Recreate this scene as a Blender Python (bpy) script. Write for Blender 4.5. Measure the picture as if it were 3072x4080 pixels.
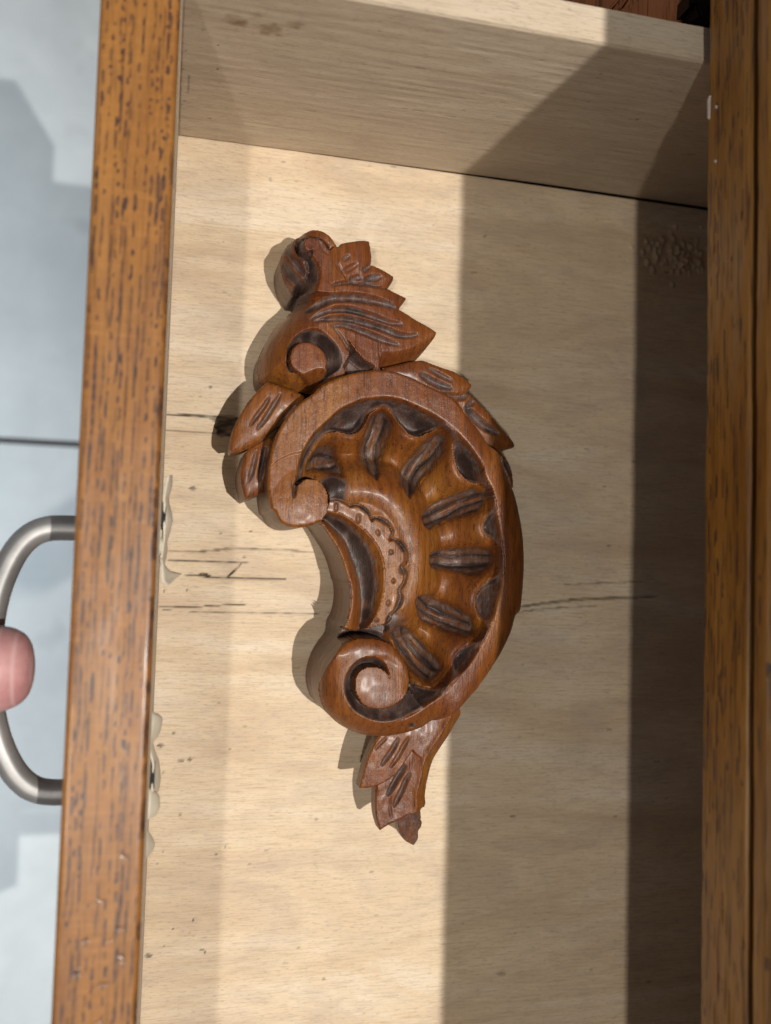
import bpy, bmesh, math, random
import numpy as np
from mathutils import Matrix, Vector
random.seed(4); RNG = np.random.default_rng(11)
for o in list(bpy.data.objects): bpy.data.objects.remove(o)
SC = bpy.context.scene; COL = SC.collection

# ------------------------------------------------------------------ camera
CAM = np.array([0.00182, -0.14910, 0.320]); FPX = 3582.154; CX, CY = 1536.0, 2040.0
RX, RY, RZ = 0.0494843, -0.2410654, 0.0296911
def rotm(rx, ry, rz):
    cx, sx, cy, sy, cz, sz = math.cos(rx), math.sin(rx), math.cos(ry), math.sin(ry), math.cos(rz), math.sin(rz)
    A = np.array([[1,0,0],[0,cx,-sx],[0,sx,cx]]); B = np.array([[cy,0,sy],[0,1,0],[-sy,0,cy]]); C = np.array([[cz,-sz,0],[sz,cz,0],[0,0,1]])
    return C @ B @ A
ROT = rotm(RX, RY, RZ)
cam = bpy.data.cameras.new('camera'); camo = bpy.data.objects.new('camera', cam); COL.objects.link(camo)
M4 = np.eye(4); M4[:3,:3] = ROT; M4[:3,3] = CAM
camo.matrix_world = Matrix(M4.tolist())
cam.sensor_fit = 'HORIZONTAL'; cam.lens = 6.9; cam.sensor_width = 6.9*3072/FPX
cam.clip_start = 0.005; cam.clip_end = 50
cam.dof.use_dof = True; cam.dof.focus_distance = 0.295; cam.dof.aperture_fstop = 1.9
SC.camera = camo
SC.render.resolution_x = 771; SC.render.resolution_y = 1024

# ------------------------------------------------------------------ light
W = bpy.data.worlds.new('World'); SC.world = W; W.use_nodes = True
W.node_tree.nodes['Background'].inputs[0].default_value = (0.86, 0.93, 1.0, 1)
W.node_tree.nodes['Background'].inputs[1].default_value = 0.17
def lamp(name, loc, target, size, power, col, sizey=None):
    l = bpy.data.lights.new(name, 'AREA'); l.energy = power; l.color = col
    l.shape = 'RECTANGLE'; l.size = size; l.size_y = sizey or size
    o = bpy.data.objects.new(name, l); COL.objects.link(o); o.location = loc
    o.rotation_euler = (Vector(target)-Vector(loc)).to_track_quat('-Z', 'Y').to_euler(); return o
lamp('ceiling_lamp', (0.250, -0.320, 1.2), (0.08, -0.15, 0), 0.009, 14.0, (1.0, 0.945, 0.875), 0.009)     # over the cabinet
lamp('ceiling_lamp', (-0.68, -0.80, 2.6), (0.08, -0.15, 0), 0.04, 22, (1.0, 0.93, 0.83), 0.08)     # over the aisle
sp = bpy.data.lights.new('floor_fill_spot', 'SPOT'); sp.energy = 300; sp.color = (.88, .95, 1.0); sp.spot_size = math.radians(27); sp.spot_blend = .35; sp.shadow_soft_size = .25  # added fill without a known source, brightens only the concrete floor
spo = bpy.data.objects.new('floor_fill_spot', sp); COL.objects.link(spo); spo.location = (-1.2, -.2, 2.4)
spo.rotation_euler = (Vector((-.667, -.2, -.62))-Vector((-1.2, -.2, 2.4))).to_track_quat('-Z', 'Y').to_euler()
SC.view_settings.view_transform = 'Standard'; SC.view_settings.look = 'None'
SC.view_settings.gamma = 1; SC.view_settings.exposure = 0.05; SC.view_settings.use_curve_mapping = False
SC.render.engine = 'CYCLES'

# ------------------------------------------------------------------ helpers: pixels to positions (mm)
def unproj(u, v, zmm):
    d = ROT @ np.array([(u-CX)/FPX, -(v-CY)/FPX, -1.0]); t = (zmm/1000-CAM[2])/d[2]
    return ((CAM + t*d)*1000)[:2]
CROP = {'A': (800,880,2.7767), 'B': (1150,880,2.7767), 'C': (850,1450,2.7767), 'D': (1550,1350,2.7767), 'E': (1150,1750,2.7767),
        'F': (1150,2250,2.7767), 'G': (1550,1900,2.7767), 'H': (1550,2400,2.7767), 'M': (850,1400,1.2815), 'T': (1200,2500,2.0825), 'P': (0,0,1.0)}
def K(c, pts, z):
    ox, oy, s = CROP[c]
    return [tuple(unproj(ox+a/s, oy+b/s, z)) for a, b in pts]
def smooth_line(pts, closed=False, n=5, corner=48):
    P = [np.array(p) for p in pts]; N = len(P); out = []
    def sharp(i):
        if not closed and (i <= 0 or i >= N-1): return True
        a = P[i]-P[(i-1) % N]; b = P[(i+1) % N]-P[i]
        c = np.dot(a, b)/(np.linalg.norm(a)*np.linalg.norm(b)+1e-9)
        return math.degrees(math.acos(max(-1, min(1, c)))) > corner
    for i in range(N if closed else N-1):
        p1, p2 = P[i], P[(i+1) % N]
        p0 = p1-(p2-p1) if sharp(i) else P[(i-1) % N]
        p3 = p2+(p2-p1) if sharp((i+1) % N if closed else i+1) else P[(i+2) % N]
        for k in range(n):
            t = k/n
            out.append(0.5*((2*p1)+(-p0+p2)*t+(2*p0-5*p1+4*p2-p3)*t*t+(-p0+3*p1-3*p2+p3)*t**3))
    if not closed: out.append(P[-1])
    return np.array(out)
class Grid:
    def __init__(s, x0, x1, y0, y1, res):
        s.res = res; s.nx = int(math.ceil((x1-x0)/res))+1; s.ny = int(math.ceil((y1-y0)/res))+1
        s.xs = x0+np.arange(s.nx)*res; s.ys = y0+np.arange(s.ny)*res
        s.X, s.Y = np.meshgrid(s.xs, s.ys)
    def line(s, pts, closed=False, maxd=None):
        """distance to a polyline and 0..1 position along it"""
        P = np.asarray(pts); Q = np.roll(P, -1, 0) if closed else P[1:]; A = P if closed else P[:-1]
        L = np.linalg.norm(Q-A, axis=1); cum = np.concatenate([[0], np.cumsum(L)]); tot = cum[-1]
        D = np.full(s.X.shape, 1e9); T = np.zeros(s.X.shape)
        if maxd is None: j0, j1, i0, i1 = 0, s.ny, 0, s.nx
        else:
            i0 = max(0, int((P[:,0].min()-maxd-s.xs[0])/s.res)); i1 = min(s.nx, int((P[:,0].max()+maxd-s.xs[0])/s.res)+2)
            j0 = max(0, int((P[:,1].min()-maxd-s.ys[0])/s.res)); j1 = min(s.ny, int((P[:,1].max()+maxd-s.ys[0])/s.res)+2)
            if i1 <= i0 or j1 <= j0: return D, T
        X = s.X[j0:j1, i0:i1]; Y = s.Y[j0:j1, i0:i1]; d = D[j0:j1, i0:i1]; tt = T[j0:j1, i0:i1]
        for k in range(len(A)):
            ax, ay = A[k]; bx, by = Q[k]-A[k]; l2 = bx*bx+by*by+1e-12
            t = np.clip(((X-ax)*bx+(Y-ay)*by)/l2, 0, 1)
            e = np.hypot(X-ax-t*bx, Y-ay-t*by); m = e < d
            d[m] = e[m]; tt[m] = (cum[k]+t[m]*L[k])/tot
        return D, T
    def inside(s, pts):
        P = np.asarray(pts); Q = np.roll(P, -1, 0); I = np.zeros(s.X.shape, bool)
        for (x1, y1), (x2, y2) in zip(P, Q):
            if y1 == y2: continue
            c = ((y1 > s.Y) != (y2 > s.Y)); I ^= c & (s.X < (x2-x1)*(s.Y-y1)/(y2-y1)+x1)
        return I
    def sd(s, pts, maxd=None):
        d, _ = s.line(pts, True, maxd); i = s.inside(pts)
        return np.where(i, d, -d)
def ss(a, b, x):
    t = np.clip((x-a)/(b-a), 0, 1); return t*t*(3-2*t)
def rnd(t):                       # quarter round, 0..1 -> 0..1
    t = np.clip(t, 0, 1); return np.sqrt(np.maximum(0, 1-(1-t)**2))
def vnoise(X, Y, sx, sy, seed):   # smooth value noise -1..1
    r = np.random.default_rng(seed); T = r.random((64, 64))*2-1
    x = X/sx; y = Y/sy; i = np.floor(x).astype(int); j = np.floor(y).astype(int); fx = x-i; fy = y-j
    fx = fx*fx*(3-2*fx); fy = fy*fy*(3-2*fy)
    g = lambda a, b: T[b % 64, a % 64]
    return (g(i,j)*(1-fx)+g(i+1,j)*fx)*(1-fy)+(g(i,j+1)*(1-fx)+g(i+1,j+1)*fx)*fy
def blur(A, sig):
    n = max(1, int(3*sig)); k = np.exp(-.5*(np.arange(-n, n+1)/sig)**2); k /= k.sum()
    for ax in (0, 1):
        P = np.pad(A, [(n, n) if a == ax else (0, 0) for a in (0, 1)], mode='edge'); B = np.zeros_like(A)
        for i, w in enumerate(k): B += w*(P[i:i+A.shape[0]] if ax == 0 else P[:, i:i+A.shape[1]])
        A = B
    return A
def soften(S, X, Y, seed):        # old stain: feathered, uneven, bleeding out of the cuts
    return np.clip(.74*S*(1+.30*vnoise(X, Y, 2.6, 3.2, seed))+.34*blur(S, 2.8)*(1+.6*vnoise(X, Y, 5, 6, seed+1)), 0, 1)
def gouge(g, Z, S, pts, w, depth, stain=1.0, taper=0.5, smooth=True):
    L = smooth_line(pts) if smooth and len(pts) > 2 else np.asarray(pts)
    d, t = g.line(L, maxd=w*1.6)
    tp = np.clip(np.minimum(t, 1-t)/max(taper*0.5, 1e-3), 0, 1)**0.5 if taper else 1.0
    ww = w*(0.35+0.65*tp)
    q = np.clip(1-(d/ww)**2, 0, 1)
    Z -= depth*tp*q
    np.maximum(S, stain*ss(0.0, 0.55, q), out=S)

# ------------------------------------------------------------------ helpers: objects
def tag(o, label, cat, group=None, kind=None):
    if label: o['label'] = label
    if cat: o['category'] = cat
    if group: o['group'] = group
    if kind: o['kind'] = kind
    return o
def thing(name, label, cat, loc=(0,0,0)):
    o = bpy.data.objects.new(name, None); COL.objects.link(o); o.location = loc; o.empty_display_size = 0.02
    return tag(o, label, cat)
def link(name, me, mat, parent=None, label=None):
    o = bpy.data.objects.new(name, me); COL.objects.link(o)
    if mat: me.materials.append(mat)
    if parent:
        o.parent = parent
        base = parent
        off = Vector((0,0,0))
        while base: off += base.location; base = base.parent
        o.location = -off          # meshes are built in scene coordinates
    if label: o['label'] = label
    return o
def npmesh(name, V, Q, N=None, attr=None, tone=None):
    me = bpy.data.meshes.new(name); nv, nf = len(V), len(Q)
    me.vertices.add(nv); me.vertices.foreach_set('co', np.ascontiguousarray(V, dtype=np.float32).ravel())
    me.loops.add(nf*4); me.loops.foreach_set('vertex_index', np.ascontiguousarray(Q, dtype=np.int32).ravel())
    me.polygons.add(nf); me.polygons.foreach_set('loop_start', np.arange(nf, dtype=np.int32)*4)
    me.update(calc_edges=True)
    me.polygons.foreach_set('use_smooth', np.ones(nf, dtype=bool))
    if attr is not None:
        a = me.attributes.new('stain', 'FLOAT', 'POINT'); a.data.foreach_set('value', np.ascontiguousarray(attr, dtype=np.float32))
    if tone is not None:
        a = me.attributes.new('tone', 'FLOAT', 'POINT'); a.data.foreach_set('value', np.ascontiguousarray(tone, dtype=np.float32))
    if N is not None: me.normals_split_custom_set_from_vertices([tuple(n) for n in N.tolist()])
    return me
def relief(g, outline, Z, thick, S, r=0.8, labels=None, frame=None, wallstain=0.0, drop=0.0, tone=None):
    """solid carved from a height field (mm). Returns {label: mesh}. thick=None: walls go down to z=drop."""
    O = np.asarray(outline)
    ins = g.inside(O)
    cc = Grid.__new__(Grid); cc.res = g.res; cc.xs = g.xs[:-1]+g.res/2; cc.ys = g.ys[:-1]+g.res/2; cc.nx = g.nx-1; cc.ny = g.ny-1
    cc.X, cc.Y = np.meshgrid(cc.xs, cc.ys); M = cc.inside(O)
    d, _ = g.line(O, True)
    X = g.X.copy(); Y = g.Y.copy()
    Mp = np.pad(M, 1); cnt = Mp[:-1,:-1].astype(int)+Mp[1:,:-1]+Mp[:-1,1:]+Mp[1:,1:]
    bnd = (cnt > 0) & (cnt < 4)
    jj, ii = np.nonzero(bnd); bx = X[jj,ii]; by = Y[jj,ii]; best = np.full(len(jj), 1e9); nx_ = bx.copy(); ny_ = by.copy()
    Q = np.roll(O, -1, 0)
    for a, b in zip(O, Q):
        v = b-a; l2 = v@v+1e-12; t = np.clip(((bx-a[0])*v[0]+(by-a[1])*v[1])/l2, 0, 1)
        px = a[0]+t*v[0]; py = a[1]+t*v[1]; e = np.hypot(bx-px, by-py); m = e < best
        best[m] = e[m]; nx_[m] = px[m]; ny_[m] = py[m]
    X[jj,ii] = nx_; Y[jj,ii] = ny_
    d = np.where(ins, d, 0); d[bnd] = 0
    Z = Z.copy(); S = S.copy()                      # nodes just outside take the level of their inner neighbours
    w = ins.astype(float); acc = np.zeros_like(Z); acs = np.zeros_like(Z); cw = np.zeros_like(Z)
    for dj in (-1,0,1):
        for di in (-1,0,1):
            sh = lambda A: np.roll(np.roll(A, dj, 0), di, 1)
            acc += sh(Z*w); acs += sh(S*w); cw += sh(w)
    m = bnd & ~ins & (cw > 0); Z[m] = acc[m]/cw[m]; S[m] = acs[m]/cw[m]
    Z2 = Z - r*(1-rnd(d/r))
    ZB = np.full_like(Z2, drop) if thick is None else Z2-thick
    gy, gx = np.gradient(Z2, g.res)
    NN = np.stack([-gx, -gy, np.ones_like(gx)], -1); NN /= np.linalg.norm(NN, axis=-1, keepdims=True)
    if labels is None: labels = {'': M}
    F = np.eye(4) if frame is None else frame
    out = {}
    idx = np.arange(g.nx*g.ny).reshape(g.ny, g.nx)
    def tr(P): return (P/1000) @ F[:3,:3].T + F[:3,3]
    def trn(P): return P @ F[:3,:3].T
    Pt = np.stack([X, Y, Z2], -1).reshape(-1,3); Pb = np.stack([X, Y, ZB], -1).reshape(-1,3); Nf = NN.reshape(-1,3); Sf = S.reshape(-1); Tf = (np.zeros_like(S) if tone is None else tone).reshape(-1)
    # outward wall normals per boundary node
    E = []
    for (dj, di), (a, b) in {(0,-1): ((1,0),(0,0)), (0,1): ((0,1),(1,1)), (-1,0): ((0,0),(0,1)), (1,0): ((1,1),(1,0))}.items():
        nb = Mp[1+dj:1+dj+M.shape[0], 1+di:1+di+M.shape[1]]
        j, i = np.nonzero(M & ~nb)
        E.append(np.stack([j, i, idx[j+a[0], i+a[1]], idx[j+b[0], i+b[1]]], 1))
    E = np.concatenate(E)
    va, vb = Pt[E[:,2]], Pt[E[:,3]]; ev = vb-va; en = np.stack([ev[:,1], -ev[:,0], np.zeros(len(ev))], 1)
    WN = np.zeros_like(Pt); np.add.at(WN, E[:,2], en); np.add.at(WN, E[:,3], en); WN /= (np.linalg.norm(WN, axis=1, keepdims=True)+1e-9)
    WN[np.linalg.norm(WN, axis=1) < .5] = (0,0,1)
    for name, LM in labels.items():
        LM = LM & M
        j, i = np.nonzero(LM)
        if len(j) == 0: continue
        q = np.stack([idx[j,i], idx[j,i+1], idx[j+1,i+1], idx[j+1,i]], 1)
        used = np.unique(q); mp = np.zeros(g.nx*g.ny, int); mp[used] = np.arange(len(used)); n0 = len(used)
        V = [tr(Pt[used])]; N = [trn(Nf[used])]; A = [Sf[used]]; TT = [Tf[used]]; QQ = [mp[q]]
        ew = E[LM[E[:,0], E[:,1]]]
        if len(ew):
            wu = np.unique(ew[:,2:]); m2 = np.zeros(g.nx*g.ny, int); m2[wu] = np.arange(len(wu)); k = len(wu)
            V += [tr(Pt[wu]), tr(Pb[wu])]; N += [trn(WN[wu]), trn(WN[wu])]; A += [np.maximum(Sf[wu], wallstain)]*2; TT += [Tf[wu]]*2
            a, b = m2[ew[:,2]]+n0, m2[ew[:,3]]+n0
            QQ.append(np.stack([b, a, a+k, b+k], 1)); n0 += 2*k
        if thick is not None:
            V.append(tr(Pb[used])); N.append(np.tile(trn(np.array([[0,0,-1.]])), (len(used),1))); A.append(Sf[used]*0+.3); TT.append(Tf[used])
            QQ.append((mp[q]+n0)[:, ::-1])
        out[name] = npmesh(name or 'relief', np.concatenate(V), np.concatenate(QQ), np.concatenate(N), np.concatenate(A), None if tone is None else np.concatenate(TT))
    return out
def boxmesh(name, x0, x1, y0, y1, z0, z1, bev=0.0008, seg=3):
    bm = bmesh.new(); bmesh.ops.create_cube(bm, size=1)
    for v in bm.verts: v.co = Vector(((x0+x1)/2+v.co.x*(x1-x0), (y0+y1)/2+v.co.y*(y1-y0), (z0+z1)/2+v.co.z*(z1-z0)))
    if bev: bmesh.ops.bevel(bm, geom=bm.edges[:], offset=bev, segments=seg, profile=0.5, affect='EDGES')
    me = bpy.data.meshes.new(name); bm.to_mesh(me); bm.free()
    for p in me.polygons: p.use_smooth = False
    return me
def prism(name, prof, y0, y1):
    """profile in (x,z) metres swept along y"""
    bm = bmesh.new(); a = [bm.verts.new((x, y0, z)) for x, z in prof]; b = [bm.verts.new((x, y1, z)) for x, z in prof]; n = len(prof)
    for i in range(n): bm.faces.new((a[i], a[(i+1) % n], b[(i+1) % n], b[i]))
    bm.faces.new(a[::-1]); bm.faces.new(b); bmesh.ops.recalc_face_normals(bm, faces=bm.faces[:])
    me = bpy.data.meshes.new(name); bm.to_mesh(me); bm.free(); return me
def tubemesh(name, path, rad, n=20, squash=1.0, prof=None):
    """tube swept along 3D path (metres); rad number or list"""
    P = [Vector(p) for p in path]; bm = bmesh.new(); rings = []; up = Vector((0,0,1))
    for i, p in enumerate(P):
        t = (P[min(i+1, len(P)-1)]-P[max(i-1, 0)]).normalized(); s = t.cross(up).normalized(); u = s.cross(t)
        r = rad[i] if hasattr(rad, '__len__') else rad
        ring = []
        for k in range(n):
            a = 2*math.pi*k/n; f = prof(a) if prof else 1.0
            ring.append(bm.verts.new(p+(s*math.cos(a)+u*math.sin(a)*squash)*r*f))
        rings.append(ring)
    for A, B in zip(rings, rings[1:]):
        for k in range(n): bm.faces.new((A[k], A[(k+1) % n], B[(k+1) % n], B[k]))
    bm.faces.new(rings[0][::-1]); bm.faces.new(rings[-1]); bmesh.ops.recalc_face_normals(bm, faces=bm.faces[:])
    me = bpy.data.meshes.new(name); bm.to_mesh(me); bm.free()
    for f in me.polygons: f.use_smooth = True
    return me

# ------------------------------------------------------------------ materials
class NB:
    def __init__(s, name):
        s.m = bpy.data.materials.new(name); s.m.use_nodes = True; s.t = s.m.node_tree; s.b = s.t.nodes['Principled BSDF']
        s.co = s.t.nodes.new('ShaderNodeTexCoord').outputs['Object']
    def set(s, i, v):
        i = s.b.inputs[i]
        if hasattr(v, 'links'): s.t.links.new(v, i)
        else: i.default_value = v
    def lk(s, v, i):
        if hasattr(v, 'links'): s.t.links.new(v, i)
        else: i.default_value = v
    def map(s, scale, rot=(0,0,0), src=None, loc=(0,0,0)):
        n = s.t.nodes.new('ShaderNodeMapping'); s.t.links.new(src or s.co, n.inputs[0]); n.inputs['Scale'].default_value = scale
        n.inputs['Rotation'].default_value = rot; n.inputs['Location'].default_value = loc; return n.outputs[0]
    def noise(s, vec, scale=1, detail=4, rough=0.55, dist=0.0):
        n = s.t.nodes.new('ShaderNodeTexNoise'); s.t.links.new(vec, n.inputs['Vector']); n.inputs['Scale'].default_value = scale
        n.inputs['Detail'].default_value = detail; n.inputs['Roughness'].default_value = rough; n.inputs['Distortion'].default_value = dist
        return n.outputs['Fac']
    def wave(s, vec, scale, dist, detail=2, dscale=1.0, axis='X'):
        n = s.t.nodes.new('ShaderNodeTexWave'); s.t.links.new(vec, n.inputs['Vector']); n.wave_type = 'BANDS'; n.bands_direction = axis
        n.inputs['Scale'].default_value = scale; n.inputs['Distortion'].default_value = dist; n.inputs['Detail'].default_value = detail
        n.inputs['Detail Scale'].default_value = dscale; return n.outputs['Fac']
    def ramp(s, f, stops):
        n = s.t.nodes.new('ShaderNodeValToRGB'); s.t.links.new(f, n.inputs[0]); e = n.color_ramp.elements
        while len(e) < len(stops): e.new(0.5)
        for k, (p, c) in enumerate(stops): e[k].position = p; e[k].color = (c, c, c, 1) if not hasattr(c, '__len__') else tuple(c)+(1,)
        return n.outputs[0]
    def mix(s, f, a, b, mode='MIX'):
        n = s.t.nodes.new('ShaderNodeMix'); n.data_type = 'RGBA'; n.blend_type = mode
        for v, i in ((f, n.inputs[0]), (a, n.inputs[6]), (b, n.inputs[7])):
            if hasattr(v, 'links'): s.t.links.new(v, i)
            elif not hasattr(v, '__len__'): i.default_value = v
            else: i.default_value = tuple(v)+(1,) if len(v) == 3 else v
        return n.outputs[2]
    def math(s, op, a, b=0.0, clamp=False):
        n = s.t.nodes.new('ShaderNodeMath'); n.operation = op; n.use_clamp = clamp; s.lk(a, n.inputs[0]); s.lk(b, n.inputs[1]); return n.outputs[0]
    def attr(s, name='stain'):
        n = s.t.nodes.new('ShaderNodeAttribute'); n.attribute_name = name; return n.outputs['Fac']
    def bump(s, h, strength=0.3, dist=0.0003):
        n = s.t.nodes.new('ShaderNodeBump'); n.inputs['Strength'].default_value = strength; n.inputs['Distance'].default_value = dist
        s.t.links.new(h, n.inputs['Height']); s.t.links.new(n.outputs[0], s.b.inputs['Normal']); return n
    def spec(s, v): s.b.inputs['Specular IOR Level'].default_value = v
    def coat(s, w, r): s.b.inputs['Coat Weight'].default_value = w; s.b.inputs['Coat Roughness'].default_value = r

def mat_carved():
    n = NB('varnished_carved_wood')
    big = n.noise(n.map((34, 12, 34)), 1, 4, 0.55, 0.8)
    fig = n.wave(n.map((1, .22, 1), (0,0,0.05)), 95, 9, 3, 1.1)
    fine = n.noise(n.map((2300, 150, 1200)), 1, 3, 0.6)
    mid = n.noise(n.map((620, 60, 400)), 1, 4, 0.6)
    tone = n.attr('tone')
    red = n.ramp(big, [(0.28, (.092,.022,.0065)), (0.5, (.160,.045,.0105)), (0.72, (.215,.071,.015))])
    amb = n.ramp(big, [(0.28, (.138,.036,.005)), (0.5, (.218,.074,.008)), (0.72, (.285,.116,.015))])
    base = n.mix(n.math('ADD', tone, n.math('MULTIPLY', n.math('SUBTRACT', big, .5), .8), True), red, amb)
    c = n.mix(n.ramp(fig, [(.35, 0.0), (.9, .30)]), base, (.075,.020,.008))
    c = n.mix(n.ramp(mid, [(.50, 0.0), (.70, .50)]), c, (.062,.019,.009))
    c = n.mix(n.ramp(fine, [(.56, 0.0), (.68, .80)]), c, (.022,.010,.009))
    st = n.attr()
    sn = n.noise(n.map((420, 200, 420)), 1, 5, 0.65)
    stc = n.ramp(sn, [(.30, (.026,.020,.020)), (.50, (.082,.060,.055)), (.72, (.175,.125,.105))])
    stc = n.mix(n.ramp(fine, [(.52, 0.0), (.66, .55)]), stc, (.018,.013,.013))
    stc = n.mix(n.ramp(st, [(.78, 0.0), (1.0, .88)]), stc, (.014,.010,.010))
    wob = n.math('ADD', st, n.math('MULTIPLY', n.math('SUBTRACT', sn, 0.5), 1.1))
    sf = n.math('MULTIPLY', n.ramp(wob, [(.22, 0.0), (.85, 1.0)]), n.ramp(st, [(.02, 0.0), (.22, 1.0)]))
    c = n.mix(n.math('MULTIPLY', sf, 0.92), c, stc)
    n.set('Base Color', c)
    rr = n.ramp(n.noise(n.map((260,90,260)), 1, 3), [(.3, .30), (.7, .50)])
    n.set('Roughness', n.mix(sf, rr, (.48,.48,.48)))
    n.spec(0.38); n.coat(.07, .2)
    h = n.math('ADD', n.math('MULTIPLY', fine, 0.8), n.math('MULTIPLY', n.noise(n.map((700,420,700)), 1, 4, .7), 1.1))
    n.bump(h, 0.7, 0.00028)
    return n.m
def mat_pale(name, tone=1.0, flat=0.0):
    n = NB(name)
    st = lambda a, b: n.map((a, b, b))
    broad = n.noise(st(7, 34), 1, 5, 0.6, 1.2)
    smud = n.noise(st(24, 48), 1, 5, 0.65, 1.2)
    fine = n.noise(st(110, 1500), 1, 4, 0.62, 0.3)
    fleck = n.noise(st(420, 2600), 1, 2, 0.6)
    t = tone
    c = n.ramp(broad, [(.30, (.52*t,.385*t,.255*t)), (.5, (.65*t,.52*t,.36*t)), (.68, (.71*t,.61*t,.48*t))])
    if flat: c = n.mix(flat, c, (.56*t,.465*t,.355*t))
    c = n.mix(n.ramp(smud, [(.46, 0.0), (.70, .55)]), c, (.46*t,.37*t,.285*t))
    c = n.mix(n.ramp(fine, [(.48, 0.0), (.70, .50)]), c, (.36*t,.27*t,.185*t))
    c = n.mix(n.ramp(fleck, [(.57, 0.0), (.70, .45)]), c, (.26*t,.195*t,.14*t))
    c = n.mix(n.math('MULTIPLY', n.attr('tone'), 1.0, True), c, (.20,.115,.045))
    a = n.attr()
    c = n.mix(n.math('MULTIPLY', a, 0.94, True), c, (.030,.021,.015))
    n.set('Base Color', c); n.set('Roughness', 0.62); n.spec(0.3)
    n.bump(n.math('ADD', fine, n.math('MULTIPLY', fleck, .5)), 0.35, 0.00022)
    return n.m
def mat_oak(name, dark=(.05,.018,.006), lo=(.20,.066,.012), hi=(.36,.145,.028), rough=.30, coat=.35, streak=True, cross=True):
    n = NB(name)
    broad = n.noise(n.map((60, 9, 60)), 1, 4, 0.6, 0.6)
    c = n.ramp(broad, [(.3, lo), (.7, hi)])
    if cross:
        ray = n.noise(n.map((60, 700, 60)), 1, 3, 0.6)
        c = n.mix(n.ramp(ray, [(.48, 0.0), (.75, .35)]), c, tuple(x*1.35 for x in hi))
        blot = n.noise(n.map((90, 45, 90)), 1, 4, .6)
        c = n.mix(n.ramp(blot, [(.52, 0.0), (.75, .5)]), c, (.17,.075,.035))
    if streak:
        f = n.noise(n.map((1300, 45, 1300)), 1, 3, 0.65)
        c = n.mix(n.ramp(f, [(.54, 0.0), (.68, .85*streak)]), c, dark)
        f2 = n.noise(n.map((420, 14, 420)), 1, 3, 0.6)
        c = n.mix(n.ramp(f2, [(.5, 0.0), (.75, .6*streak)]), c, tuple(x*.5 for x in lo))
    fine = n.noise(n.map((1900, 130, 1900)), 1, 3, .6)
    c = n.mix(n.ramp(fine, [(.5, 0.0), (.75, .3)]), c, tuple(x*.5 for x in lo))
    a = n.attr()
    c = n.mix(n.math('MULTIPLY', a, 0.9, True), c, (.034,.018,.020))
    n.set('Base Color', c); n.set('Roughness', rough); n.spec(.35); n.coat(coat, .16)
    n.bump(n.math('ADD', fine, n.math('MULTIPLY', n.noise(n.map((160,260,160)), 1, 3), 1.2)), 0.22, 0.00018)
    return n.m
def mat_plain(name, col, rough=.5, metal=0.0, var=0.25, scale=120, bump=.15, spec=.5):
    n = NB(name); f = n.noise(n.map((scale,)*3), 1, 4, .6)
    n.set('Base Color', n.ramp(f, [(.3, tuple(x*(1-var) for x in col)), (.7, tuple(min(1, x*(1+var)) for x in col))]))
    n.set('Roughness', rough); n.set('Metallic', metal); n.spec(spec)
    if bump: n.bump(n.noise(n.map((scale*5,)*3), 1, 4), bump, .0003)
    return n.m
M_CARVE = mat_carved()
M_BOT = mat_pale('pale_drawer_bottom_wood', tone=1.0)
M_SIDE = mat_pale('pale_drawer_side_wood', tone=.92, flat=.65)
M_FRONT = mat_oak('varnished_oak_edge', streak=.55, lo=(.20,.073,.015), hi=(.325,.146,.036), rough=.40, coat=.15)
M_RAIL = mat_oak('cabinet_oak', lo=(.22,.088,.013), hi=(.38,.175,.028), cross=False, rough=.42, coat=.15)
M_MOULD = mat_oak('cabinet_red_wood', lo=(.19,.066,.026), hi=(.30,.115,.048), cross=False, rough=.5, coat=.1)
M_DARK = mat_plain('dark_recess', (.012,.008,.010), .7)
M_STEEL = mat_plain('worn_nickel', (.29,.285,.28), .5, 0.65, .25, 60, .12)
M_IRON = mat_plain('black_iron', (.018,.018,.020), .4, .6)
M_TAPE = mat_plain('yellowed_tape', (.72,.66,.53), .55, 0, .12, 90, .2)
M_CHIP = mat_plain('bare_chip', (.55,.50,.45), .6, 0, .05)

# ------------------------------------------------------------------ setting: concrete floor
def concrete():
    n = NB('concrete')
    a = n.noise(n.map((9,9,9)), 1, 7, .68); b = n.noise(n.map((1.6,1.6,1.6)), 1, 3, .5)
    c = n.ramp(a, [(.3, (.50,.55,.575)), (.7, (.66,.715,.74))])
    c = n.mix(n.ramp(b, [(.45, 0.0), (.7, .2)]), c, (.36,.40,.43))
    c = n.mix(n.ramp(n.noise(n.map((14,14,14)), 1, 2), [(.68, 0.0), (.78, .35)]), c, (.25,.28,.30))
    n.set('Base Color', c); n.set('Roughness', .55); return n.m
M_CON = concrete()
ZF = -0.62
JY = -0.040                                       # joint between two pours
bm = bmesh.new()
for (y0, y1) in ((-4, JY-.003), (JY+.003, 4)):
    vs = [bm.verts.new(p) for p in ((-4,y0,ZF),(4,y0,ZF),(4,y1,ZF),(-4,y1,ZF))]; bm.faces.new(vs)
me = bpy.data.meshes.new('concrete_floor'); bm.to_mesh(me); bm.free()
flo = link('floor', me, M_CON); tag(flo, 'pale bluish grey concrete floor left of the drawer', 'floor', kind='structure')
me = boxmesh('floor_joint', -4, 4, JY-.003, JY+.003, ZF-.02, ZF-.002, 0); link('floor_joint', me, M_DARK, flo)

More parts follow.
